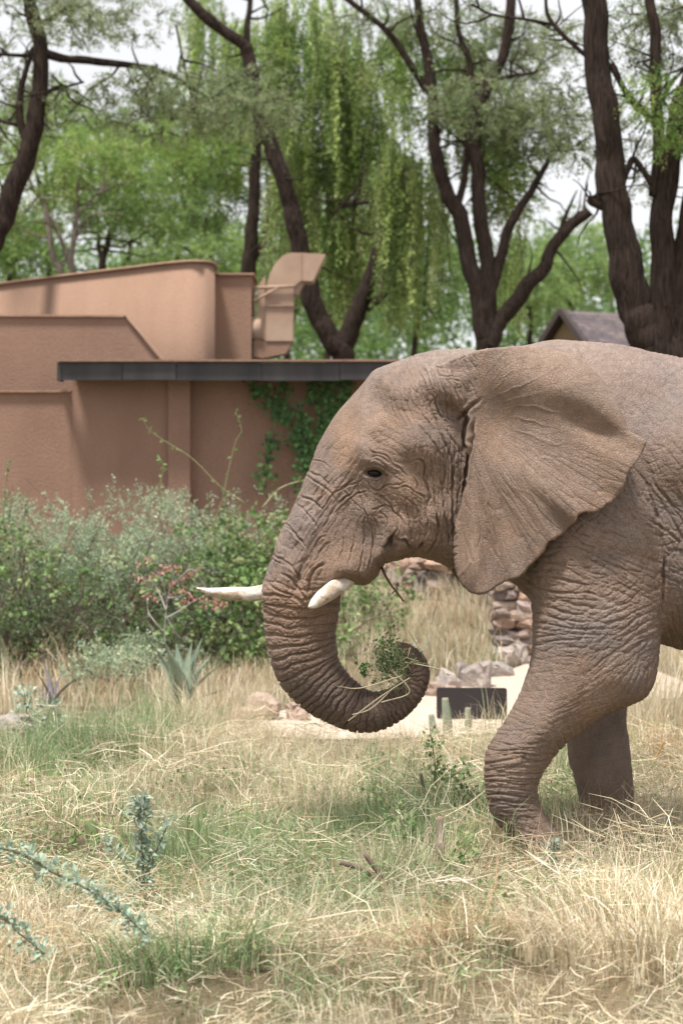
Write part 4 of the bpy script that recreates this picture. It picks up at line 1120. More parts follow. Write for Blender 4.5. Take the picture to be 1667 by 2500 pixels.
def strands(m, tw, x0, x1, zt, zb, y0, y1, n, size, cols, step=.055):
    """hanging pepper-tree strands"""
    cols = np.asarray(cols, float)
    gx_ = np.sort(rng.uniform(x0, x1, max(3, n//7)))              # strands hang in bunches with gaps between
    for _ in range(int(n*.85)):
        x = rng.choice(gx_) + rng.normal()*.11; y = rng.uniform(y0, y1)
        top = zt + rng.normal()*.25; bot = max(zb + abs(rng.normal())*.5*(zt - zb)*.5, top - rng.uniform(.7, 3.6))
        if bot > top - .4: bot = top - .4
        k = int((top - bot)/step)
        t = np.linspace(0, 1, k)
        ax = x + .12*rng.normal()*t + .05*np.sin(t*6 + rng.uniform(0, 6)); ay = y + .12*rng.normal()*t
        p = np.stack([ax, ay, top + (bot - top)*t], 1)
        c = cols[rng.integers(len(cols))]; br = rng.uniform(.6, 1.4)
        kk = 5
        pp = np.repeat(p, kk, 0) + rng.normal(size=(k*kk, 3))*.035
        d = rng.normal(size=(k*kk, 3))*.6; d[:, 2] -= 1.0
        m.leaves(pp, d, size*rng.uniform(.6, 1.3, k*kk), c*br*rng.uniform(.7, 1.3, (k*kk, 1)), .26, .06, one=True)
        if rng.random() < .25: tw.tube(p[::max(1, k//5)], .008, 3, MIDB, caps=False)

RK = .76; LK = .82; LN = 1.7
def tree(name, label, Y, limbs, crowns=(), curtains=(), bark=DARK, leaf=.07, group=None, sides=12, rough=.14, cat='tree', twiggy=5):
    """limbs: [(points (px, py[, dY]), first radius px, last radius px)]; crowns: (px, py, dY, rx px, rz px, n, colours, hang)"""
    s = mpp(Y)
    b0 = limbs[0][0][0]
    base = P(b0[0], b0[1], Y); root = np.array((base[0], Y, 0.0))
    e_ = empty(name, root, label, cat, group)
    tr_ = MB(); fo = MB(); tw = MB()
    for li, (pts, r0, r1) in enumerate(limbs):
        q = [P(p[0], p[1], Y + (p[2] if len(p) > 2 else 0)) for p in pts]
        rad = list(np.linspace(r0, r1, len(q))*s*RK)
        if li == 0 and q[0][2] > .05:
            q = [np.array((q[0][0], q[0][1], -.1)), np.array((q[0][0], q[0][1], q[0][2]*.45))] + q; rad = [r0*s*1.3*RK, r0*s*1.08*RK] + rad
        q = np.array(q)
        n = 7
        qs = smooth(q, n); rs = np.interp(np.linspace(0, 1, len(qs)), np.linspace(0, 1, len(rad)), rad)
        tt = np.arange(len(qs)); qs += np.stack([(fbm(tt*.22 + 9*li, tt*0 + k_, None, 55 + li, 2) - .5)*rs*.55 for k_ in (0, 5, 10)], 1)
        tr_.tube(qs, rs, sides if r0*s > .08 else 6, bark, rough, 5.0)
        if twiggy and r1 > 2:
            for _ in range(twiggy):                       # fine side branches
                k0 = int(rng.integers(len(qs)//3, len(qs))); d0 = rng.normal(size=3)*np.array((1, .6, .8)); d0 /= np.linalg.norm(d0)
                L0 = rng.uniform(.35, 1.1)*Y/32; pp = [qs[k0]]
                for _q in range(5): d0 = d0 + rng.normal(size=3)*.28; d0[2] += .04; d0 /= np.linalg.norm(d0); pp.append(pp[-1] + d0*L0/5)
                tr_.tube(np.array(pp), np.linspace(.022, .005, 6)*Y/34, 4, bark, caps=False)
    tr_ = rel(tr_, root); tr_.build('trunk', m_bark, e_)
    for (px, py, dY, rx, rz, n, cols, hang) in crowns:
        c_ = P(px, py, Y + dY); ss = mpp(Y + dY)
        sprays(fo, c_[0], c_[1], c_[2], rx*ss*(1.3 if cols is GREY else 1), min(rx*ss*.9, 2.5), rz*ss*(1.2 if cols is GREY else 1), int(n*LN*(1.7 if cols is GREY else 1)), leaf*LK*(.78 if cols is GREY else 1), cols, 34, hang, .5, tw)
    for (p0, p1, yt, yb, d0, d1, n, cols) in curtains:
        strands(fo, tw, (p0 - CX)*(Y + d0)*1/F, (p1 - CX)*(Y + d0)/F, CZ - (yt - HY)*(Y + d0)/F, CZ - (yb - HY)*(Y + d0)/F, Y + d0, Y + d1, n, leaf*1.0, cols)
    if fo.n: rel(fo, root).build('crown', m_leaf, e_)
    if tw.n: tag(rel(tw, root).build('twigs', m_bark, e_), kind='stuff')
    return e_

GREY = [(.25, .305, .15), (.31, .36, .195), (.20, .26, .12)]
BRIGHT = [(.21, .33, .085), (.29, .41, .105), (.155, .26, .07), (.34, .42, .13)]
MID = [(.17, .28, .08), (.23, .34, .10), (.13, .22, .07)]
WEEP = [(.31, .42, .14), (.39, .49, .165), (.25, .35, .12), (.35, .40, .18)]
FARG = [(.28, .40, .14), (.33, .45, .16), (.22, .33, .12)]

tree('acacia_tree', 'dark leaning acacia trunk at the left edge with a long level branch', 32.0,
     [([(-60, 660), (-20, 590), (12, 520), (49, 417), (78, 325), (94, 238), (98, 108), (74, 0), (60, -90)], 42, 18),
      ([(100, 128), (150, 140), (217, 149), (325, 160), (407, 179), (470, 215), (520, 250)], 16, 5), ([(95, 135), (50, 135), (-60, 128)], 9, 5),
      ([(70, 350), (52, 303), (49, 233), (62, 179), (80, 120)], 15, 7), ([(98, 249), (130, 217), (170, 210), (206, 200)], 9, 3), ([(56, 310), (20, 300), (-30, 280)], 8, 5),
      ([(385, 158), (362, 190), (356, 262)], 5, 3), ([(430, 60), (450, 160), (470, 250)], 4, 3), ([(100, 60), (170, 10), (220, -60)], 9, 4)],
     [(60, 40, .5, 150, 55, 2600, GREY, .1), (210, 60, -.4, 90, 45, 1500, GREY, .1), (10, 190, .6, 90, 60, 1500, GREY, .1), (330, 215, -.5, 90, 34, 1200, GREY, .15),
      (470, 230, .3, 130, 50, 3000, GREY, .15), (590, 275, -.2, 120, 46, 3000, GREY, .15), (400, 300, .4, 120, 36, 1600, GREY, .15), (360, 60, .2, 80, 40, 500, GREY, .1), (40, 330, .8, 70, 50, 900, GREY, .1), (620, 200, .3, 60, 40, 800, GREY, .2), (150, 250, .5, 110, 50, 1500, GREY, .15), (250, 10, .3, 120, 40, 1300, GREY, .1)], leaf=.055)
tree('pale_bark_tree', 'slim pale-barked tree with three stems rising behind the curved wall', 42.0,
     [([(150, 690), (133, 640), (116, 542), (103, 488), (81, 460), (60, 400)], 11, 5), ([(179, 680), (170, 640), (141, 564), (119, 520), (105, 480)], 10, 5), ([(178, 670), (176, 623), (187, 542), (187, 477), (200, 410)], 11, 5), ([(190, 530), (233, 477), (270, 450)], 6, 3)],
     [(90, 430, 0, 130, 80, 3600, BRIGHT, .2), (230, 400, .5, 120, 80, 3200, BRIGHT, .2), (60, 540, .8, 80, 50, 1500, BRIGHT, .2), (250, 520, .6, 70, 50, 1300, MID, .2)], bark=PALE)
tree('forked_tree', 'dark forked stem between the pale-barked tree and the curved wall top', 44.0,
     [([(250, 690), (250, 640), (262, 600), (270, 560)], 13, 8), ([(250, 640), (241, 596), (243, 560)], 9, 6)],
     [(300, 480, 0, 120, 90, 3800, BRIGHT, .25), (250, 350, .5, 130, 70, 3000, BRIGHT, .2), (400, 500, .4, 100, 90, 3200, MID, .25)])
tree('straight_tree', 'straight dark trunk standing left of the ventilation duct', 40.0,
     [([(604, 690), (612, 585), (620, 488), (624, 379), (628, 300), (600, 160)], 25, 10), ([(612, 640), (640, 600), (652, 540)], 12, 8)],
     [(540, 380, .6, 110, 80, 3200, BRIGHT, .35), (500, 480, .9, 130, 80, 3800, MID, .3), (450, 330, 1.0, 100, 60, 2200, BRIGHT, .25)],
     [(560, 720, 60, 560, .6, 2.0, 90, WEEP), (450, 540, -20, 260, .8, 2.0, 50, WEEP), (640, 740, 250, 640, .8, 2.0, 60, WEEP)])
tree('weeping_tree', 'tall weeping tree forking in a V above the black fascia', 37.0,
     [([(838, 885), (813, 845), (775, 770), (753, 699), (729, 596), (710, 515), (688, 434), (661, 347), (623, 228), (607, 135), (591, 103), (515, 54), (461, 0), (430, -40)], 36, 15),
      ([(602, 110), (607, 43), (614, -30)], 12, 8), ([(830, 870), (861, 791), (883, 735), (905, 664), (927, 581), (935, 500), (950, 420)], 34, 10),
      ([(895, 752), (930, 724), (955, 702), (990, 672)], 15, 8), ([(915, 660), (940, 632), (960, 608)], 12, 7), ([(930, 492), (870, 498), (820, 510)], 8, 4)],
     [(800, 420, 1.5, 90, 60, 1800, BRIGHT, .5), (870, 330, 1.2, 80, 70, 2200, BRIGHT, .6), (760, 260, 1.0, 90, 80, 1700, BRIGHT, .6), (700, 120, .8, 80, 70, 1500, BRIGHT, .5), (860, 190, 1.0, 80, 60, 1200, WEEP, .6)],
     [(650, 800, -20, 420, .4, 2.2, 95, WEEP), (770, 940, 130, 520, .5, 2.2, 85, WEEP), (760, 960, 340, 760, .8, 1.8, 90, WEEP), (930, 1080, 380, 840, -1.0, .6, 150, WEEP), (800, 930, 520, 850, 1.2, 2.4, 90, WEEP), (830, 1000, 40, 380, 1.0, 2.4, 70, WEEP), (640, 770, 380, 780, 1.0, 2.6, 80, WEEP)])
tree('multi_stem_tree', 'tree with four dark stems spreading from one base behind the elephant head', 35.0,
     [([(1184, 870), (1176, 815), (1165, 719), (1137, 619), (1121, 531), (1088, 470), (1065, 387), (1060, 310), (1052, 221), (1043, 138), (1027, 66), (1018, 0), (1010, -50)], 33, 11),
      ([(1042, 224), (988, 133), (933, 66), (850, 0), (810, -30)], 13, 7), ([(1190, 850), (1193, 770), (1193, 691), (1182, 608), (1168, 525), (1165, 431), (1162, 343), (1168, 265), (1198, 194), (1226, 133), (1248, 0), (1255, -40)], 27, 15),
      ([(1165, 270), (1154, 210), (1143, 149), (1121, 83), (1110, -20)], 14, 8), ([(1200, 196), (1242, 188), (1292, 180), (1340, 165)], 10, 4), ([(1192, 780), (1198, 719), (1220, 636), (1242, 553), (1276, 498), (1309, 442), (1331, 409), (1350, 360)], 22, 7),
      ([(1190, 850), (1205, 810), (1242, 758), (1281, 702), (1325, 658), (1353, 597), (1397, 547), (1440, 514)], 30, 17), ([(1370, 560), (1378, 530), (1392, 498), (1408, 464)], 11, 2), ([(1112, 520), (1132, 431), (1143, 365), (1160, 300)], 13, 9),
      ([(1170, 275), (1120, 290), (1070, 300)], 6, 4)],
     [(1180, 250, -.4, 110, 60, 2300, GREY, .3), (1280, 330, .3, 100, 50, 2200, GREY, .3), (1000, 150, .6, 90, 70, 1900, BRIGHT, .5), (1100, 60, .4, 110, 50, 1700, GREY, .3), (1260, 230, .5, 90, 50, 1500, GREY, .3), (940, 60, .5, 90, 50, 1300, GREY, .3), (1230, 400, .5, 80, 50, 1500, BRIGHT, .5), (1330, 300, .2, 90, 60, 1800, GREY, .3), (1180, 120, .9, 110, 70, 2200, GREY, .3), (1300, 90, .6, 90, 60, 1500, GREY, .3), (1230, 470, 1.2, 70, 60, 1500, BRIGHT, .5), (1060, 250, 1.2, 80, 90, 2000, BRIGHT, .5)],
     [(1080, 1180, 120, 420, .6, 1.8, 60, WEEP), (1190, 1290, 250, 540, .5, 1.6, 45, WEEP), (1230, 1320, 560, 820, .6, 1.6, 22, WEEP)])
tree('thick_trunk_tree', 'thick rough trunk dividing into heavy dark limbs at the right edge', 27.0,
     [([(1592, 890), (1574, 829), (1545, 746), (1523, 636), (1501, 525), (1486, 415), (1474, 276), (1459, 138), (1447, 0), (1440, -60)], 62, 36),
      ([(1615, 900), (1618, 829), (1622, 700), (1618, 553), (1634, 415), (1652, 276), (1680, 200), (1700, 80), (1710, -60)], 52, 20), ([(1600, 480), (1607, 332), (1602, 249), (1596, 166), (1596, 83), (1583, 0), (1578, -40)], 20, 17),
      ([(1655, 900), (1660, 760), (1670, 600), (1695, 450), (1740, 250), (1790, 60), (1830, -80)], 50, 16), ([(1490, 155), (1524, 221), (1560, 262), (1600, 300)], 11, 9), ([(1502, 500), (1530, 420), (1545, 390), (1570, 420), (1600, 470)], 12, 11), ([(1480, 500), (1452, 494), (1438, 486)], 24, 14), ([(1450, 150), (1400, 110), (1340, 45), (1330, -20)], 9, 6), ([(1345, 60), (1290, 48), (1200, 36), (1150, 10)], 6, 4), ([(1600, 270), (1640, 200), (1667, 170), (1700, 120)], 8, 6)],
     [(1600, 230, -.6, 60, 50, 1100, BRIGHT, .4), (1640, 90, .3, 80, 70, 1500, GREY, .3), (1550, 110, .5, 70, 80, 1500, GREY, .3), (1640, 330, -.4, 50, 50, 900, BRIGHT, .4), (1620, 20, .6, 90, 50, 1300, GREY, .3), (1540, 300, 1.2, 50, 70, 900, GREY, .3), (1790, 120, .5, 110, 90, 1500, GREY, .3), (1370, 250, .6, 70, 60, 900, GREY, .3), (1350, 120, .4, 60, 60, 500, GREY, .3), (1390, 370, .6, 60, 30, 650, GREY, .3), (1540, 440, 1.0, 50, 50, 400, GREY, .4)], leaf=.05, sides=22, rough=.2)
far = [('round bright green acacia crown behind the small house', 72.0, (1385, 860), (1390, 650, 120, 100), FARG, 7000),
       ('pale green acacia crown left of the small house, behind the stems', 66.0, (1290, 870), (1285, 690, 85, 110), FARG, 5000),
       ('dense green crown behind the ventilation duct', 55.0, (700, 880), (720, 620, 130, 150), MID, 5500),
       ('yellow-green crown above the back block of the building', 60.0, (520, 700), (480, 600, 140, 80), FARG, 6000),
       ('leafy crown in the upper middle behind the weeping tree', 62.0, (800, 880), (800, 480, 110, 150), BRIGHT, 5000),
       ('tall green crown between the weeping tree and the four stems', 58.0, (1010, 880), (1010, 640, 120, 170), MID, 7000),
       ('wide green crown over the left part of the curved wall', 64.0, (300, 720), (330, 430, 220, 130), BRIGHT, 9000),
       ('low olive crown at the far left over the wall', 56.0, (20, 720), (30, 600, 130, 70), MID, 4500),
       ('hazy green crown high behind the level acacia branch', 66.0, (420, 720), (470, 310, 200, 110), BRIGHT, 6000),
       ('small green crown at the far left behind the leaning trunk', 60.0, (120, 700), (100, 300, 150, 90), BRIGHT, 5000)]
for k, (lab, Yf, b_px, (cx_, cy_, rx_, rz_), cols, n) in enumerate(far):
    tree('background_tree', lab, Yf, [([b_px, ((b_px[0] + cx_)/2 + 8, (b_px[1] + cy_)/2), (cx_, cy_)], 10, 4), ([((b_px[0] + cx_)/2 + 8, (b_px[1] + cy_)/2), (cx_ - rx_*.4, cy_ - rz_*.2)], 6, 3), ([((b_px[0] + cx_)/2 + 4, (b_px[1] + cy_)/2 - 10), (cx_ + rx_*.45, cy_ - rz_*.3)], 6, 3)],
         [(cx_, cy_, 0, rx_, rz_, n//3, cols, .2), (cx_ - rx_*.45, cy_ + rz_*.25, .8, rx_*.6, rz_*.55, n//5, cols, .2), (cx_ + rx_*.45, cy_ + rz_*.2, -.6, rx_*.6, rz_*.55, n//5, cols, .2), (cx_ + rx_*.1, cy_ - rz_*.5, .4, rx_*.6, rz_*.45, n//5, cols, .2)],
         leaf=.14, group='trees in the far background', twiggy=0)
# distant wood that closes the view low down
fo = MB()
for _ in range(200):
    px = rng.uniform(-700, 2500); Yf = rng.uniform(78, 110); py = rng.uniform(640, 900)
    c_ = P(px, py, Yf)
    sprays(fo, c_[0], c_[1], c_[2], 2.6, 2, 1.7, 460, .27, [MID[0], MID[2], (.10, .165, .06), BRIGHT[2]], 20, .2)
for _ in range(40):
    px = rng.uniform(-300, 2000); Yf = rng.uniform(85, 120)
    c_ = P(px, rng.uniform(950, 1120), Yf)
    sprays(fo, c_[0], c_[1], c_[2], 3.5, 2, 2.2, 300, .3, MID, 20, .2)
tag(fo.build('distant_wood', m_leaf), 'distant hazy green wood behind all the other trees', 'wood', None, 'stuff')
# ------------------------------------------------------------------ grass
m_grass = mat_tint('grass_blade', .6, .25, .22)
STRAW = np.array([(.66, .56, .38), (.77, .68, .50), (.72, .62, .44), (.83, .76, .60), (.55, .44, .28), (.46, .38, .25)])
RUST = np.array([(.48, .31, .17), (.54, .38, .23), (.60, .45, .29)])
GREEN = np.array([(.20, .31, .12), (.26, .37, .17), (.32, .41, .22), (.15, .25, .10), (.38, .45, .28)])
# patches of green growth: photo px, py, radii, strength
GZ = [(110, 1850, 190, 55, 1.0), (320, 1790, 140, 45, .9), (40, 2080, 160, 80, .6), (230, 2060, 200, 40, .7), (520, 2130, 210, 70, .65), (640, 2190, 170, 70, .7), (860, 2240, 130, 80, .75), (860, 2010, 110, 80, .55),
      (960, 1960, 110, 60, .6), (1150, 1980, 110, 90, .6), (460, 2400, 80, 70, .9), (1190, 2420, 120, 40, .6), (1420, 1920, 110, 70, .75), (980, 2110, 130, 80, .5), (330, 2200, 160, 60, .6), (150, 2230, 120, 60, .5), (1240, 2250, 130, 60, .4), (600, 1960, 120, 60, .25), (1000, 2330, 160, 40, .4), (700, 2480, 200, 30, .5), (250, 2470, 150, 30, .5), (600, 2090, 380, 95, .72), (350, 2130, 280, 80, .75), (950, 2060, 220, 110, .75), (1000, 2190, 250, 60, .7), (750, 2240, 260, 70, .7), (200, 1950, 260, 50, .45), (900, 1900, 150, 50, .4), (1300, 2000, 160, 60, .5)]
RZ = [(90, 2130, 90, 50, .9), (1150, 2330, 100, 60, .8), (780, 2160, 120, 40, .5), (1500, 1990, 150, 60, .4), (430, 2170, 120, 40, .5), (1270, 2120, 130, 40, .5), (700, 1620, 120, 50, .8), (560, 1640, 100, 60, .8), (200, 1660, 200, 50, .9), (1130, 1590, 90, 60, .5), (1600, 1660, 60, 50, .5)]
def zone(px, py, zs):
    r_ = np.zeros(px.shape)
    for u, v, a, b, w in zs: r_ = np.maximum(r_, w*np.exp(-((px - u)/a)**2 - ((py - v)/b)**2))
    return r_
def to_px(x, y, z=0):
    return CX + F*x/y, HY + F*(CZ - z)/y
def in_foot(x, y):
    f = np.zeros(x.shape, bool)
    for px, Y, r_ in ((1320, 12.1, .2), (1475, 13.1, .26)):
        f |= ((x - X_(px, Y))/r_)**2 + ((y - Y)/.24)**2 < 1
    return f

def blades(m, x, y, h, lean, az, w, col, droop=.6, z0=None, seg=3):
    """curved ribbons; lean = how far the tip leans over, 0 upright .. 1.5 lying"""
    n = len(x)
    z0 = ground_z(x, y) if z0 is None else z0
    t = np.linspace(0, 1, seg + 1)
    dx, dy = np.cos(az), np.sin(az)
    ang = lean[:, None]*(t[None, :]**.9)*(1 + droop*t[None, :])
    step = h[:, None]/seg
    hx = np.concatenate([np.zeros((n, 1)), np.cumsum(np.sin(ang[:, :-1])*step, 1)], 1)
    hz = np.concatenate([np.zeros((n, 1)), np.cumsum(np.cos(ang[:, :-1])*step, 1)], 1)
    hz = np.maximum(hz, .012)
    c_ = np.stack([x[:, None] + hx*dx[:, None], y[:, None] + hx*dy[:, None], z0[:, None] + hz], -1)
    pa = az + rng.normal(size=n)*.9 + 1.57
    wd = np.stack([np.cos(pa), np.sin(pa)*.4, rng.normal(size=n)*.25], 1)
    ww = (w[:, None]*(1 - .93*t[None, :]**1.6))[..., None]*wd[:, None, :]
    V = np.stack([c_ - ww, c_ + ww], 2).reshape(n, -1, 3)
    k = 2*(seg + 1)
    b = np.arange(n)[:, None]*k
    Q = np.concatenate([b + np.array((2*i, 2*i + 1, 2*i + 3, 2*i + 2)) for i in range(seg)], 0)
    m.add(V.reshape(-1, 3), Q, None, np.repeat(col, k, 0))

def pick(pal, n): return pal[rng.integers(0, len(pal), n)]*rng.uniform(.75, 1.22, (n, 1))

def field(y0, y1, n, hr, wr, lean_r, seg=3, tall=None, keep=None, green_k=1.0):
    """scatter over the ground the camera can see"""
    u = rng.uniform(0, 1, n)
    y = np.sqrt(y0*y0 + u*(y1*y1 - y0*y0))
    x = rng.uniform(-1, 1.22, n)*(y*.158 + .35)
    # clump
    cl = fbm(x*2.6, y*2.6, None, 301, 3)
    ok = rng.uniform(0, 1, n) < np.clip((cl - .2)*2.4, .25, 1)
    ok &= ~in_foot(x, y) & ~on_path(x, y)
    if keep is not None: ok &= keep(x, y)
    x, y = x[ok], y[ok]; n = len(x)
    px, py = to_px(x, y)
    g = np.clip(zone(px, py, GZ)*green_k + .12*(fbm(x*1.7, y*1.7, None, 311, 3) - .1)*2, 0, 1); r_ = zone(px, py, RZ)
    q = rng.uniform(0, 1, n)
    col = pick(STRAW, n)
    gm = q < g*.95; rm = (~gm) & (q > 1 - r_*.7)
    col[gm] = pick(GREEN, gm.sum()); col[rm] = pick(RUST, rm.sum())
    tuft = fbm(x*1.3 + 5, y*1.3, None, 321, 3)
    h = rng.uniform(*hr, n)*np.clip(.35 + (tuft - .3)*2.6, .35, 1.9)
    az = rng.uniform(0, 6.283, n) + 0*x
    az = np.where(rng.uniform(0, 1, n) < .35, fbm(x*1.6, y*1.6, None, 331, 2)*14 + rng.normal(size=n)*.8, az)
    h *= 1 - .6*np.exp(-((px - 800)/260)**4 - ((py - 1845)/55)**4)
    h *= 1 - .3*np.exp(-((px - 1290)/130)**2 - ((py - 2150)/75)**2)
    lean = rng.uniform(*lean_r, n); lean = np.where(gm, lean*.6, lean)
    col = col*np.clip(.62 + .9*(fbm(x*2.3 + 11, y*2.3, None, 341, 3) - .1), .55, 1.25)[:, None]
    return x, y, h, lean, az, rng.uniform(*wr, n), col

dry = MB()
blades(dry, *field(7.6, 11.6, 40000, (.08, .30), (.0012, .0028), (.4, 1.9)), seg=3)
blades(dry, *field(7.6, 11.6, 24000, (.06, .20), (.0012, .0024), (.7, 2.2)), seg=2)
blades(dry, *field(11.4, 17.6, 44000, (.12, .36), (.0015, .0030), (.2, 1.6)), seg=3)
# loose broken stems lying criss-cross on top
def litter(m, y0, y1, n, hr, zr):
    x, y, h, lean, az, w, col = field(y0, y1, n, hr, (.0011, .0024), (0, 1), green_k=.35)
    n = len(x); z = ground_z(x, y) + rng.uniform(*zr, n)*np.clip(fbm(x*1.8, y*1.8, None, 351, 2)*2 - .2, .2, 1.4)
    tilt = rng.normal(size=n)*.35; az = rng.uniform(0, 6.283, n)
    d = np.stack([np.cos(az)*np.cos(tilt), np.sin(az)*np.cos(tilt), np.sin(tilt)], 1)
    a = np.stack([x, y, z], 1); b = a + d*h[:, None]; mid = (a + b)/2 + rng.normal(size=(n, 3))*h[:, None]*.09
    sd = np.cross(d, rng.normal(size=(n, 3))); sd /= np.linalg.norm(sd, axis=1)[:, None]
    for q in (a, mid, b): q[:, 2] = np.maximum(q[:, 2], .01)
    wv = sd*w[:, None]
    V = np.stack([a - wv, a + wv, mid - wv, mid + wv, b - wv*.4, b + wv*.4], 1)
    k = np.arange(n)[:, None]*6
    m.add(V.reshape(-1, 3), np.vstack([k + (0, 1, 3, 2), k + (2, 3, 5, 4)]), None, np.repeat(col*1.06, 6, 0))
litter(dry, 7.6, 11.8, 26000, (.08, .34), (.03, .20))
x, y, h, lean, az, w, col = field(7.8, 16.5, 30000, (.14, .36), (.0016, .0032), (.1, 1.0))
px, py = to_px(x, y); gk = rng.uniform(0, 1, len(x)) < zone(px, py, GZ)*.9
blades(dry, x[gk], y[gk], h[gk], lean[gk], az[gk], w[gk], pick(GREEN, gk.sum()), seg=3)
litter(dry, 11.6, 17.4, 20000, (.12, .42), (.04, .24))
tag(dry.build('meadow_grass', m_grass), 'dry straw-coloured grass with green patches covering the foreground', 'grass', None, 'stuff')
back = MB()
blades(back, *field(17.5, 27.0, 26000, (.20, .46), (.0022, .0042), (.25, 1.7), keep=lambda x, y: y < 26.5), seg=3)
blades(back, *field(27.5, 46.0, 9000, (.3, .6), (.006, .010), (.15, .9), keep=lambda x, y: x > 2.2), seg=2)
tag(back.build('verge_grass', m_grass), 'tall dry grass along and behind the sandy path', 'grass', None, 'stuff')

# tall tussocks of fine arching straw, placed where the photo shows them
def tussock(px, py, n, h, spread, pal, lean=(.1, .9), w=(.0014, .0026), name='grass_tussock', label=None, r_=.12):
    c_ = G(px, py); m = MB()
    a = rng.uniform(0, 6.283, n); q = r_*np.sqrt(rng.uniform(0, 1, n))
    x = c_[0] + q*np.cos(a)*spread; y = c_[1] + q*np.sin(a)
    blades(m, x, y, rng.uniform(.45, 1.1, n)*h, rng.uniform(*lean, n), a + rng.normal(size=n)*.5, rng.uniform(*w, n), pick(pal, n), .8, seg=6)
    o = m.build(name, m_grass, None, False, (c_[0], c_[1], 0)); tag(o, label, 'grass tuft', 'grass tussocks', None)
    return o
GS = np.vstack([GREEN, STRAW[:2]])
TU = [(540, 1800, 520, .62, 3.2, STRAW, 'tall pale straw tussock below the big aloe'), (690, 1835, 380, .36, 3.0, STRAW, 'pale straw tussock in front of the trunk bend'), (820, 1870, 380, .32, 3.2, STRAW, 'straw tussock below the lowest part of the trunk'),
      (430, 1830, 420, .55, 3.0, GS, 'mixed green and straw tussock left of the pale straw'), (180, 1850, 620, .50, 3.4, GREEN, 'lush green grass tuft at left below the small aloe'), (300, 1850, 460, .46, 3.0, GREEN, 'green grass tuft right of the lush one'), (30, 1890, 360, .42, 3.0, GS, 'green-tipped grass tuft at the left edge'),
      (1620, 1790, 520, .80, 3.0, STRAW, 'tall dry tussock behind the elephant legs at the right edge'), (1560, 1800, 260, .55, 2.0, STRAW, 'dry tussock just right of the far foreleg'), (1640, 1880, 300, .5, 2.4, RUST, 'rusty dry tuft at the right edge'), (1160, 1850, 260, .32, 2.4, STRAW, 'low dry tuft in front of the black panel'),
      (1010, 1840, 260, .36, 2.4, STRAW, 'dry tuft left of the black panel'), (1000, 1640, 300, .60, 3.0, STRAW, 'dry grass tuft on the bed inside the trunk curl'), (900, 1600, 260, .60, 2.6, STRAW, 'dry grass tuft on the bed right of the trunk'), (1150, 1600, 300, .60, 2.6, STRAW, 'dry grass tuft left of the stone pillar'), (1060, 1560, 300, .62, 3.0, STRAW, 'dry grass tuft in front of the low stone wall'),
      (1430, 2015, 320, .30, 2.0, GS, 'green and straw tuft beside the near foot'), (1240, 2190, 260, .18, 2.6, STRAW, 'straw tuft in front of the near foot'), (1430, 2080, 320, .34, 3.0, STRAW, 'straw tuft right of the near foot'), (1540, 2040, 320, .34, 3.0, STRAW, 'straw tuft at the base of the far foreleg'), (1170, 2070, 280, .30, 2.2, GS, 'green tuft left of the near foot'),
      (480, 2420, 420, .40, 2.0, GREEN, 'dark green tuft at the bottom under the straw heap'), (620, 2400, 520, .42, 2.4, STRAW, 'bleached straw heap at bottom centre-left'), (1130, 2400, 460, .40, 2.4, RUST, 'brownish straw heap at bottom centre-right'), (1600, 2440, 560, .46, 2.6, STRAW, 'bright straw heap at the bottom right corner'), (930, 2210, 420, .36, 2.4, GS, 'tangled tuft around the dead sticks'), (100, 2360, 420, .36, 2.4, STRAW, 'straw heap at the bottom left'), (1480, 2300, 360, .34, 2.4, STRAW, 'straw tuft low at the right'), (300, 1960, 300, .30, 2.4, STRAW, 'straw tuft around the cut leaf stump'), (1000, 2170, 420, .42, 2.2, STRAW, 'tall pale tangle of stalks beside the wooden stump'), (900, 2060, 360, .36, 2.4, GREEN, 'green tuft above the dead branches'), (1090, 2030, 340, .40, 2.2, GREEN, 'green tuft just left of the elephant foot'), (640, 2160, 420, .34, 3.0, GREEN, 'broad green tuft in the middle of the foreground'), (420, 2120, 360, .38, 2.4, GREEN, 'green tuft around the thin upright stems'), (740, 2000, 320, .42, 2.6, STRAW, 'loose straw tuft left of the green tuft above the branches')]
for px, py, n, h, sp, pal, lab in TU:
    if py > 2280: tussock(px, py, int(n*1.5), h, sp*1.1, pal, (.6, 2.0), (.0016, .0036), label=lab, r_=.20)
    else: tussock(px, py, n, h, sp, pal, label=lab)

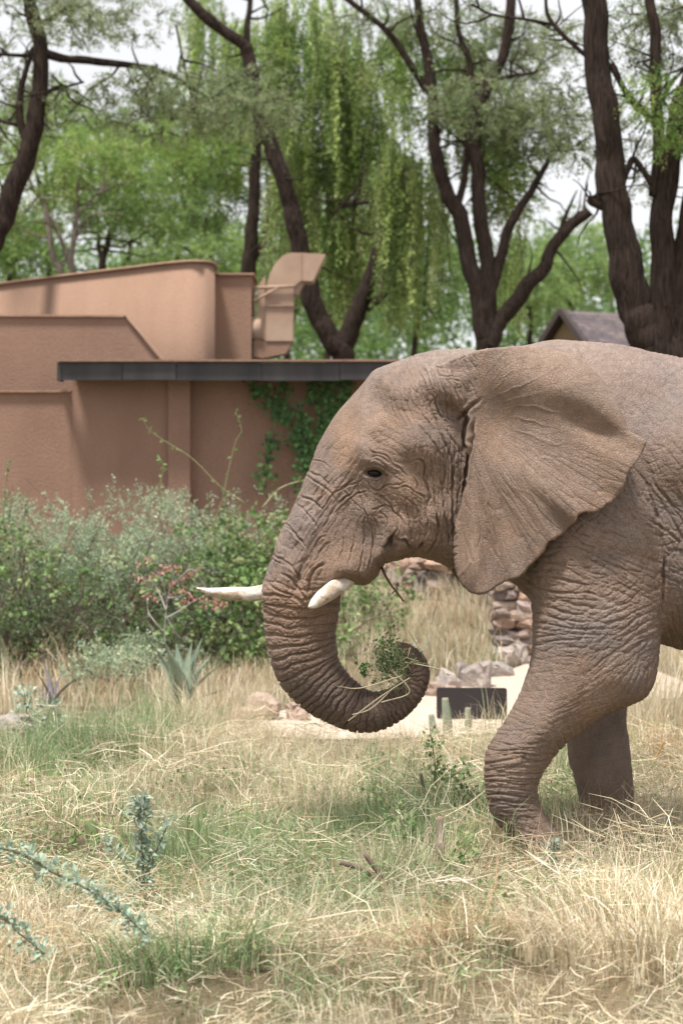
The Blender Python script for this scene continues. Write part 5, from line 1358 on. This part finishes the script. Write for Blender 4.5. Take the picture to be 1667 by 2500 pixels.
# ------------------------------------------------------------------ shrubs behind
m_shrub = mat_tint('shrub_leaf', .6, .3, .3)
m_twig = mat_tint('twig_bark', .9, .15)
def branch(m, p0, d, L, r, depth, tint, tips, k=5):
    d = d/np.linalg.norm(d)
    p = [np.array(p0)]
    for i in range(k):
        d = d + rng.normal(size=3)*.16; d /= np.linalg.norm(d); p.append(p[-1] + d*L/k)
    m.tube(np.array(p), np.linspace(r, r*.5, len(p)), 4, tint, caps=False)
    tips.append(p[-1])
    if depth:
        for q in range(3):
            s = p[int(rng.integers(2, k + 1))]; tips.append(s)
            branch(m, s, d + rng.normal(size=3)*.65, L*.62, r*.55, depth - 1, tint, tips, k)
def shrub(name, label, px, py_base, Y, w, h, n, size, cols, leafw=.3, hang=0., stems=9, lumps=14, cat='shrub', group='shrubs in front of the wall', per=12, rnd=1.0):
    c_ = P(px, HY, Y); root = np.array((c_[0], Y, 0.)); root[2] = 0
    e_ = empty(name, root, label, cat, group)
    st = MB(); tips = []
    for i in range(stems):
        d = np.array((rng.normal()*.55*w/h, rng.normal()*.3, 1.0)); branch(st, (rng.normal()*w*.12, rng.normal()*.15, -.02), d, h*rng.uniform(.55, .8), .014, 2, (.13, .095, .075), tips)
    tag(st.build('stems', m_twig, e_), kind='stuff')
    fo = MB()
    t = np.array(tips); t = t[(np.abs(t[:, 0]) < w*.55) & (t[:, 2] > .15) & (t[:, 2] < h)]
    lp = np.stack([rng.normal(size=lumps)*w*.26, rng.normal(size=lumps)*.35, h*rng.uniform(.16, .86, lumps)], 1)
    lp[:, 2] *= np.clip(1.08 - .55*(np.abs(lp[:, 0])/(w*.5))**2, .4, 1)
    k = n // per
    ci = rng.integers(0, lumps, k)
    u = rng.normal(size=(k, 3)); u /= np.linalg.norm(u, axis=1)[:, None]; u *= rng.uniform(.2, 1, (k, 1))**.4
    cen = lp[ci] + u*np.array((w*.17, .32, h*.17))*rnd
    half = rng.random(k) < .3
    if len(t): cen[half] = t[rng.integers(0, len(t), half.sum())] + rng.normal(size=(half.sum(), 3))*.06
    cen[:, 2] = np.clip(cen[:, 2], .08, None)
    out = u + np.array((0, -.1, .35)) + rng.normal(size=(k, 3))*.4; out /= np.linalg.norm(out, axis=1)[:, None]
    tt = rng.uniform(0, 1, (k, per, 1)); sd = rng.normal(size=(k, per, 3))
    pos = cen[:, None] + out[:, None]*tt*size*rng.uniform(2.5, 6, (k, 1, 1)) + sd*size*.35
    d = out[:, None]*.6 + sd*.6; d[..., 2] -= hang
    cols = np.asarray(cols); c = cols[rng.integers(0, len(cols), k)][:, None, :]*rng.uniform(.7, 1.3, (k, per, 1))
    fo.leaves(pos.reshape(-1, 3), d.reshape(-1, 3), size*rng.uniform(.6, 1.25, k*per), c.reshape(-1, 3), leafw, .1, None, .12 if hang else 0, one=size < .04)
    fo.build('foliage', m_shrub, e_)
    return e_
SALT = [(.34, .42, .29), (.41, .49, .35), (.28, .36, .23), (.45, .49, .31)]
CREEP = [(.15, .24, .08), (.19, .29, .10), (.24, .33, .13), (.12, .20, .07), (.29, .34, .15)]
DEEP = [(.19, .25, .13), (.23, .29, .16), (.16, .21, .11)]
shrub('saltbush', 'broad grey-green small-leaved shrub in front of the brown wall', 290, 1630, 23.6, 2.9, 1.92, 56000, .028, SALT, .34, lumps=22, stems=14)
shrub('saltbush', 'grey-green shrub at the left edge of the hedge', -20, 1630, 23.9, 1.9, 1.82, 24000, .029, SALT + DEEP, .34, lumps=14)
shrub('dark_shrub', 'dark lower shrub under the grey-green hedge', 200, 1640, 23.0, 3.1, 1.15, 22000, .030, DEEP + SALT[2:3], .34, lumps=18, stems=12)
shrub('creeper_shrub', 'fresh green broad-leaved creeper shrub behind the tusk', 600, 1640, 23.2, 1.4, 1.74, 3800, .060, CREEP, .42, .7, lumps=14)
shrub('creeper_shrub', 'broad-leaved creeper straggling over the middle of the hedge', 400, 1640, 22.7, 1.6, 1.38, 1100, .062, CREEP, .42, .7, lumps=12, rnd=1.3)
shrub('creeper_shrub', 'yellow-green creeper on the left end of the hedge', 60, 1640, 22.9, 1.3, 1.55, 1300, .060, CREEP, .42, .7, lumps=9, rnd=1.3)
shrub('green_undershrub', 'bright green leafy shrub partly behind the trunk', 690, 1650, 22.2, 1.0, 1.05, 2200, .07, CREEP, .42, .5, lumps=8)
shrub('green_undershrub', 'green shrub on the bed just right of the trunk', 850, 1560, 23.6, 1.3, 1.0, 2200, .06, CREEP, .4, .4, lumps=9)
shrub('saltbush', 'grey-green shrub between the broad one and the creeper by the tusk', 500, 1640, 23.8, 1.7, 1.84, 22000, .029, SALT, .34, lumps=12)
shrub('low_saltbush', 'small round blue-green saltbush left of the big aloe', 300, 1700, 21.3, .75, .62, 3600, .034, SALT, .34, lumps=6, stems=5)
shrub('roof_shrub', 'pale green shrub showing above the black fascia by the duct', 720, 870, 33.5, 1.5, 3.95, 3000, .06, SALT, .34, lumps=10, stems=5, cat='shrub')

# wispy tall shoots against the wall
m_shoot = mat_tint('green_shoot', .6, .3)
SH = [([(500, 1330), (540, 1230), (560, 1140), (575, 1080), (590, 1050), (575, 1005)], 'thin upright leafy shoot rising in front of the wall'),
      ([(600, 1230), (540, 1190), (470, 1120), (400, 1075), (365, 1050), (347, 1020)], 'long thin shoot arching left across the wall'),
      ([(8, 1280), (12, 1220), (18, 1160), (25, 1120)], 'short leafy shoot at the left end of the hedge'),
      ([(395, 1230), (392, 1180), (400, 1140), (388, 1115)], 'small yellow-tipped sprig above the middle of the hedge'),
      ([(640, 1240), (680, 1195), (730, 1175), (790, 1168)], 'pale bare shoot arching towards the elephant brow')]
for pts, lab in SH:
    Y = 22.6; p = smooth(np.array([P(a, b, Y) for a, b in pts]), 6)
    e_ = empty('plant_shoot', (p[0][0], Y, p[0][2]), lab, 'shoot', 'shoots over the hedge')
    m = MB(); m.tube(p - p[0], np.linspace(.008, .003, len(p)), 5, (.22, .2, .10) if 'pale' not in lab else (.42, .36, .22)); m.build('stem', m_shoot, e_)
    m = MB(); n = 16; ii = rng.integers(4, len(p), n)
    m.leaves(p[ii] - p[0], rng.normal(size=(n, 3)), .05, pick(np.array(CREEP), n), .35); m.build('leaves', m_shrub, e_)

# climbing vines on the wall
def vine(label, runs, n):
    Y = YW - .02; p0 = P(*runs[0][0], Y)
    e_ = empty('climbing_vine', p0, label, 'vine', 'vines on the wall')
    st = MB(); fo = MB(); allp = []
    for rn in runs:
        p = smooth(np.array([P(a, b, Y) for a, b in rn]), 8)
        p[:, 0] += rng.normal(size=len(p))*.02; st.tube(p - p0, .008, 5, (.10, .075, .05)); allp.append(p)
    st.build('stem', m_twig, e_)
    A = np.vstack(allp)
    c_ = A[rng.integers(0, len(A), n)] + np.stack([rng.normal(size=n)*.05, -np.abs(rng.normal(size=n))*.05 - .01, rng.normal(size=n)*.07], 1)
    d = np.stack([rng.normal(size=n)*.6, -np.abs(rng.normal(size=n))*.5, -1 + rng.normal(size=n)*.4], 1)
    fo.leaves(c_ - p0, d, rng.uniform(.04, .08, n), pick(np.array([(.07, .15, .045), (.09, .19, .055), (.12, .23, .07), (.06, .13, .05)]), n), .45, .12, (0, -1, .4), .1)
    fo.build('leaves', m_shrub, e_)
vine('green climbing vine on the left, hanging from the black fascia down the wall', [[(690, 925), (698, 990), (715, 1050), (735, 1100), (725, 1190)], [(650, 928), (668, 985), (692, 1010)], [(622, 935), (636, 962)], [(672, 1060), (655, 1120), (645, 1195)], [(735, 1000), (745, 1060), (752, 1110)]], 560)
vine('denser climbing vine closer to the elephant brow', [[(802, 928), (796, 980), (788, 1040), (768, 1090), (748, 1150)], [(850, 903), (842, 940), (822, 985), (798, 1030)], [(760, 935), (770, 968)]], 560)

# ------------------------------------------------------------------ succulents
m_aloe = mat_tint('aloe_leaf', .5, .4, 0, (18, .006), (9, .18))
def succ_leaf(m, p, w, tint, thick=.35):
    """tapered channelled leaf along points p"""
    p = smooth(np.asarray(p, float), 6); n = len(p); t = np.linspace(0, 1, n)
    ww = w*np.clip(1 - t**1.7, .02, 1)*(.75 + .5*np.sin(np.minimum(t*2.2, 1)*math.pi/2)*.5)
    tg = np.gradient(p, axis=0); tg /= np.linalg.norm(tg, axis=1)[:, None]
    side = np.cross(tg, (0, 0, 1.)); side /= np.linalg.norm(side, axis=1)[:, None] + 1e-6
    bad = np.linalg.norm(np.cross(tg, (0, 0, 1.)), axis=1) < .15; side[bad] = (1, 0, 0)
    nn = np.cross(side, tg)
    prof = np.array([(-1, .25), (-.55, -.15), (0, -.42), (.55, -.15), (1, .25), (.5, .12), (0, 0.02), (-.5, .12)])
    V = p[:, None, :] + ww[:, None, None]*(prof[None, :, :1]*side[:, None, :] + prof[None, :, 1:]*nn[:, None, :]*thick*2.2)
    k = len(prof); i = np.arange(n - 1)[:, None]; j = np.arange(k)[None, :]; j2 = (j + 1) % k
    Q = np.stack([i*k + j, i*k + j2, (i+1)*k + j2, (i+1)*k + j], -1).reshape(-1, 4)
    tt = np.asarray(tint)*(1 + .12*rng.normal())
    m.add(V.reshape(-1, 3), Q, None, np.repeat(tt[None, :]*(1.05 - .2*t[:, None]), k, 0))
def aloe(label, px, py, leaves, tint, w=.05, name='aloe'):
    b = G(px, py); Y = b[1]
    e_ = empty(name, (b[0], Y, 0), label, 'aloe', 'aloes')
    for (tx, ty, dy, wm) in leaves:
        tip = P(tx, ty, Y + dy); mid = (b*.45 + tip*.55); mid[0] = b[0] + (tip[0] - b[0])*.38; mid[1] = b[1] + (dy)*.6
        m = MB(); succ_leaf(m, np.array([b + (0, 0, .02), mid, tip]) - np.array((b[0], Y, 0)), w*wm, tint); m.build('leaf', m_aloe, e_)
    return e_, b
big, b = aloe('large grey-green aloe with a branched coral-red flower stalk', 446, 1735, [(352, 1545, -.1, .8), (402, 1566, -.25, 1.35), (430, 1570, .25, 1.0), (470, 1565, .1, 1.1), (495, 1555, .2, 1.0), (538, 1622, -.1, .9), (515, 1600, .3, .9), (380, 1600, .25, 1.0), (425, 1640, -.35, 1.2), (555, 1680, -.05, .7), (350, 1690, -.1, .7)], (.24, .30, .21), .085)
Yb = b[1]; ob = np.array((b[0], Yb, 0))
STK = [[(440, 1650), (415, 1600), (402, 1560), (405, 1500), (412, 1450), (425, 1400)], [(402, 1545), (380, 1520), (362, 1490), (362, 1450)], [(404, 1510), (440, 1490), (470, 1470), (510, 1452), (530, 1470)], [(406, 1490), (390, 1450), (375, 1425), (340, 1412)], [(412, 1440), (440, 1410), (470, 1390), (500, 1430)], [(410, 1460), (445, 1455), (480, 1430)], [(408, 1475), (400, 1430), (385, 1395)], [(405, 1500), (425, 1540), (445, 1560)]]
FLW = [(340, 1412), (355, 1372), (366, 1455), (390, 1400), (415, 1385), (450, 1390), (465, 1400), (425, 1420), (500, 1438), (525, 1465), (455, 1465), (478, 1460), (432, 1445), (535, 1480), (512, 1475)]
stalks = []
for sk in STK:
    p = smooth(np.array([P(a, c, Yb + rng.normal()*.04) for a, c in sk]), 5) - ob
    m = MB(); m.tube(p, np.linspace(.007, .003, len(p)), 5, (.34, .30, .30)); stalks.append((m.build('flower_stalk', m_shoot, big), p))
m_flower = mat_tint('coral_flower', .55, .3, .25)
for fx, fy in FLW:
    c_ = P(fx, fy, Yb) - ob; m = MB(); n = 17
    ax = np.array((rng.choice((-1, 1))*.10, 0, .045))
    pos = c_ + rng.uniform(-1, 1, (n, 1))*ax*.75 + rng.normal(size=(n, 3))*.012
    m.leaves(pos, rng.normal(size=(n, 3)) + (0, 0, -.6), .034, pick(np.array([(.60, .26, .24), (.68, .36, .32), (.55, .23, .22)]), n), .25)
    near_ = min(stalks, key=lambda q: np.min(np.linalg.norm(q[1] - c_, axis=1)))[0]
    tag(m.build('flower', m_flower, near_), kind='stuff')
aloe('small purple-grey aloe with a few spreading leaves at left', 128, 1722, [(75, 1622, -.1, .8), (100, 1600, .1, .8), (160, 1628, .1, .7), (225, 1635, -.1, .9), (60, 1660, .1, .6)], (.23, .20, .215), .042)
aloe('blue-grey aloe leaves behind the trunk tip', 1010, 1660, [(1060, 1540, .1, .8), (1045, 1580, 0, .8), (1015, 1550, .2, .6), (985, 1560, .1, .6)], (.27, .29, .29), .035)
aloe('narrow green aloe behind the elephant leg at right', 1575, 1790, [(1618, 1640, .1, .7), (1560, 1700, 0, .7), (1600, 1680, .2, .6), (1548, 1760, -.1, .6)], (.25, .28, .2), .035)
aloe('grey aloe half hidden by grass under the far ear', 1085, 1560, [(1075, 1440, .1, .8), (1095, 1425, 0, .9), (1110, 1450, .1, .7), (1060, 1470, .1, .7)], (.21, .24, .21), .04)
# cut succulent stems before the black panel
CUT = [((1092, 1800), (1086, 1705), 13, 'upright grey cut aloe stem before the black panel'), ((1060, 1815), (1052, 1745), 11, 'short grey cut stem left of the black panel'), ((1140, 1790), (1142, 1728), 10, 'grey cut stem in the middle of the black panel'), ((1100, 1830), (1118, 1795), 12, 'short slanting grey stem under the black panel'),
       ((452, 2120), (457, 1990), 5, 'leftmost of three thin upright green stems'), ((482, 2110), (482, 1985), 6, 'middle of three thin upright green stems'), ((506, 2130), (503, 2012), 5, 'rightmost of three thin upright green stems'), ((545, 2170), (562, 2090), 9, 'slanting green cut leaf right of the three stems'), ((550, 2200), (566, 2145), 10, 'lower slanting green cut leaf'),
       ((228, 2060), (216, 2000), 17, 'broad green cut leaf stump with brown top'), ((1070, 2130), (1073, 1995), 11, 'grey upright wooden stump among grass left of the foot'), ((1043, 2010), (1028, 1890), 6, 'thin pale broken stick above the wooden stump')]
for (x0, y0), (x1, y1), r_, lab in CUT:
    b = G(x0, y0); Y = b[1]; t = P(x1, y1, Y) - b; m = MB()
    wood = 'stump among' in lab or 'stick' in lab
    c_ = (.24, .19, .15) if wood else (.25, .28, .20) if 'grey' in lab else (.20, .25, .11)
    p = smooth(np.array([(0, 0, -.03), t*.4 + (.006, 0, 0), t*.8, t]), 4)
    m.tube(p, np.linspace(r_*1.05, r_*.6, len(p))*mpp(Y), 9, c_, .25, 14)
    tp = MB(); tp.tube(np.array([t*.985, t*1.012]), r_*.57*mpp(Y), 9, (.34, .24, .16), .1, 20)
    e_ = empty('cut_stem', (b[0], Y, 0), lab, 'stem', 'cut stems'); m.build('stem', m_shoot if not wood else m_twig, e_); tp.build('cut_end', m_twig, e_)
# dead sticks
ST = [([(890, 2085), (922, 2128), (950, 2160), (985, 2190)], 8, 'dark dead branch stub pointing up left of the stump'), ([(830, 2105), (880, 2120), (930, 2146), (990, 2185)], 8, 'grey dead branch lying below the dark stub'), ([(1075, 2060), (1072, 2120), (1066, 2165)], 13, 'charred stick below the wooden stump'), ([(1620, 1808), (1590, 1870), (1565, 1900)], 4, 'thin rusty stalk at the right of the far foreleg')]
for pts, r_, lab in ST:
    b = G(*pts[-1]); Y = b[1] - (.45 if 'branch' in lab else 0); b[1] = Y; p = smooth(np.array([P(a, c, Y) for k, (a, c) in enumerate(pts)]), 5); p[:, 2] = np.maximum(p[:, 2], .02)
    o = MB(); o.tube(p, np.linspace(r_*.8, r_, len(p))*mpp(Y), 8, (.17, .125, .10) if 'rusty' not in lab else (.4, .22, .08), .2, 30)
    tag(o.build('dead_branch', m_twig, None, False, b), lab, 'stick', 'dead sticks')

# tangle of thin dead twigs round the branch stubs
c_ = G(975, 2200); m = MB()
for k in range(90):
    a = c_ + np.array((rng.normal()*.13, rng.normal()*.12 - .25, abs(rng.normal())*.05 + .03)); d = np.array((rng.normal()*1.0, rng.normal()*.4, abs(rng.normal())*.7)); d /= np.linalg.norm(d); L = rng.uniform(.10, .34)
    q = [a, a + d*L*.5 + rng.normal(size=3)*.025, a + d*L + rng.normal(size=3)*.04]
    for v in q: v[2] = max(v[2], .02)
    m.tube(smooth(np.array(q), 3), np.linspace(.004, .0016, 7), 4, pick(np.array([(.42, .35, .25), (.55, .47, .34), (.24, .18, .13)]), 1)[0], caps=False)
tag(m.build('twig_tangle', m_twig, None, False, c_), 'tangle of thin pale dead twigs around the branch stubs', 'twigs', None, 'stuff')

# ------------------------------------------------------------------ leafy plants in the grass
m_weed = mat_tint('weed_leaf', .55, .3, .25)
BLUE = np.array([(.30, .39, .29), (.36, .45, .35), (.25, .33, .24), (.43, .50, .41)])
WEED = np.array(CREEP)
def sprig(label, pts, Y, n, size, pal, spread, stems=1, width=.38, name='leafy_plant', up=(0, -.3, 1), cat='plant'):
    p = smooth(np.array([P(a, c, Y + (d_ if True else 0)) for a, c, d_ in pts]), 8); b = p[0].copy()
    e_ = empty(name, b, label, cat, 'leafy plants in the grass')
    m = MB(); m.tube(p - b, np.linspace(.008, .003, len(p)), 5, (.16, .17, .10)); m.build('stem', m_shoot, e_)
    f = MB(); ii = rng.integers(0, len(p), n)
    off = rng.normal(size=(n, 3))*spread; off[:, 1] *= .7
    f.leaves(p[ii] - b + off*.6, off + rng.normal(size=(n, 3))*.03 + np.array((0, 0, .02)), size*rng.uniform(.6, 1.2, n), pick(pal, n), width, .1, up)
    f.build('leaves', m_weed, e_)
sprig('upright blue-green leafy plant in the left foreground', [(355, 2270, 0), (352, 2180, 0), (348, 2080, 0), (342, 1985, 0), (340, 1950, 0)], 10.6, 330, .044, BLUE*.9, .030, width=.27)
sprig('left side shoot of the upright blue-green plant', [(355, 2180, 0), (300, 2100, .05), (265, 2060, .1)], 10.62, 60, .044, BLUE, .025, width=.28)
sprig('right side shoot of the upright blue-green plant', [(352, 2150, 0), (390, 2060, .05), (420, 1990, .1)], 10.58, 60, .044, BLUE, .025, width=.28)
sprig('long pale blue-green spray reaching in from the left edge', [(-80, 2060, -.1), (40, 2080, 0), (130, 2130, 0), (230, 2180, .1), (300, 2230, .1), (365, 2290, .1)], 8.9, 430, .038, BLUE*1.12, .034, width=.26)
sprig('second lower blue-green spray at the left edge', [(-80, 2240, 0), (0, 2240, 0), (50, 2280, 0), (110, 2330, 0)], 8.6, 220, .038, BLUE*1.12, .030, width=.24)
sprig('small blue-green sprig beside the small aloe', [(70, 1800, 0), (66, 1740, 0), (58, 1680, 0)], 18.0, 150, .05, BLUE, .06)
sprig('leafy grey-green sprig right of the small aloe', [(110, 1800, 0), (115, 1760, 0), (125, 1725, 0)], 17.8, 160, .05, BLUE*.9, .07)
sprig('tall dark green leafy weed below the black panel', [(1075, 2000, 0), (1065, 1920, 0), (1060, 1850, 0), (1050, 1790, 0)], 14.4, 210, .036, WEED*.75, .06)
sprig('leafy side branch of the tall weed', [(1070, 1930, 0), (1110, 1890, 0), (1150, 1870, 0)], 14.4, 90, .036, WEED*.75, .05)
sprig('dark green weed left of the near foot', [(1120, 2040, 0), (1125, 1980, 0), (1130, 1940, 0)], 12.9, 230, .032, WEED*.6, .07)
sprig('small blue-green weed on top of the near foot', [(1345, 2130, 0), (1350, 2085, 0), (1352, 2055, 0)], 11.4, 90, .03, BLUE*.75, .035)
sprig('small blue-green weed right of the near foot', [(1400, 2160, 0), (1405, 2130, 0), (1410, 2110, 0)], 11.3, 80, .028, BLUE*.75, .04)
sprig('grey-green leafy weed left of the wooden stump', [(1010, 2150, 0), (1000, 2080, 0), (985, 2020, 0), (960, 1970, 0)], 11.7, 200, .034, WEED*.9, .06)
sprig('spreading green weed in front of the wooden stump', [(1060, 2190, 0), (1090, 2130, 0), (1130, 2090, 0)], 11.2, 190, .034, WEED*1.1, .06)
sprig('green weed under the dead branches', [(880, 2260, 0), (900, 2215, 0), (930, 2190, 0)], 10.6, 200, .034, WEED, .07)
sprig('bright green weed in the grass at centre', [(985, 2240, 0), (985, 2200, 0), (980, 2180, 0)], 10.6, 90, .03, WEED*1.2, .05)
sprig('green weed beside the wooden stump', [(1130, 2110, 0), (1135, 2070, 0), (1130, 2040, 0)], 11.8, 110, .032, WEED*1.1, .05)
sprig('low dark weed at lower centre-right', [(1270, 2330, 0), (1268, 2300, 0), (1262, 2270, 0)], 10.2, 60, .028, BLUE*.7, .035)
sprig('blue-green spray at the right edge of the grass', [(1740, 2210, 0), (1660, 2220, 0), (1590, 2225, 0)], 10.9, 140, .024, BLUE, .035)
# low broad-leaved cover in the green patches
gc = MB()
n = 46000
y = np.sqrt(rng.uniform(8*8, 16.5**2, n)); x = rng.uniform(-1, 1, n)*(y*.158 + .3)
px, py = to_px(x, y); ok = (rng.uniform(0, 1, n) < zone(px, py, GZ)*.9*np.clip((fbm(x*3, y*3, None, 411, 3) - .35)*4, 0, 1)) & ~in_foot(x, y)
x, y = x[ok], y[ok]; n = len(x)
gc.leaves(np.stack([x, y, ground_z(x, y) + rng.uniform(.03, .16, n)], 1), rng.normal(size=(n, 3)) + (0, 0, .3), rng.uniform(.016, .036, n), pick(WEED, n), .4, .1, (0, 0, 1))
tag(gc.build('ground_cover', m_weed), 'low broad-leaved green weeds spread through the grass', 'ground cover', None, 'stuff')

# ------------------------------------------------------------------ food in the trunk and mouth
Yt = 12.45
c0 = P(952, 1618, Yt)
food = empty('leaf_bundle', c0, 'bundle of green leafy twigs and dry stalks held in the curled trunk tip', 'leaves')
m = MB()
for k in range(70):
    a = np.array((rng.normal()*.05, rng.normal()*.06, rng.normal()*.06)); d = rng.normal(size=3)*np.array((1, .5, 1)); d /= np.linalg.norm(d); L = rng.uniform(.06, .17)
    m.tube(np.array([a - d*L*.6, a + rng.normal(size=3)*.02, a + d*L]), [.0026, .002, .0012], 3, pick(np.array([(.32, .34, .2), (.5, .42, .28), (.22, .25, .12)]), 1)[0], caps=False)
for pts in ([(930, 1660), (905, 1600), (925, 1560), (945, 1540)], [(980, 1650), (880, 1680), (822, 1675)], [(960, 1640), (1000, 1690), (930, 1715)], [(870, 1660), (868, 1640), (895, 1600)], [(1010, 1620), (1050, 1628), (1072, 1634)], [(1000, 1655), (930, 1700), (850, 1760)], [(960, 1680), (905, 1730), (860, 1745)]):
    m.tube(smooth(np.array([P(a, b, Yt - .12) for a, b in pts]), 5) - c0, .0032, 4, (.42, .36, .25), caps=False)
tag(m.build('twigs', m_twig, food), kind='stuff')
f = MB(); n = 620
pos = rng.normal(size=(n, 3))*np.array((.05, .05, .065)) + (0, -.03, .01)
f.leaves(pos, rng.normal(size=(n, 3)), rng.uniform(.012, .03, n), pick(np.array([(.10, .16, .07), (.14, .20, .09), (.20, .25, .13), (.08, .13, .06)]), n), .3)
for cx_, cy_ in ((885, 1638), (878, 1622), (893, 1630), (940, 1570), (960, 1560)):
    q = P(cx_, cy_, Yt - .1) - c0; f.leaves(q + rng.normal(size=(10, 3))*.015, rng.normal(size=(10, 3)), .032, pick(np.array([(.08, .16, .05), (.11, .2, .06)]), 10), .42)
tag(f.build('leaves', m_weed, food), kind='stuff')
tw0 = P(930, 1375, 12.45)
m = MB(); m.tube(smooth(np.array([P(928, 1372, 12.5), P(937, 1398, 12.42), P(952, 1425, 12.4), P(970, 1448, 12.4), P(985, 1468, 12.4)]), 5), [.009]*5 + [.008]*6 + [.006]*10, 6, (.14, .075, .05), .15, 60)
m.tube(np.array([P(965, 1442, 12.4), P(955, 1450, 12.4)]), [.005, .003], 5, (.14, .075, .05))
m.tube(smooth(np.array([P(960, 1425, 12.4), P(990, 1440, 12.4), P(1000, 1480, 12.4), P(985, 1500, 12.4)]), 5), .0015, 3, (.2, .14, .1))
tag(m.build('twig', m_twig, None, False, tw0), 'thin brown twig dangling from the elephant mouth', 'twig')
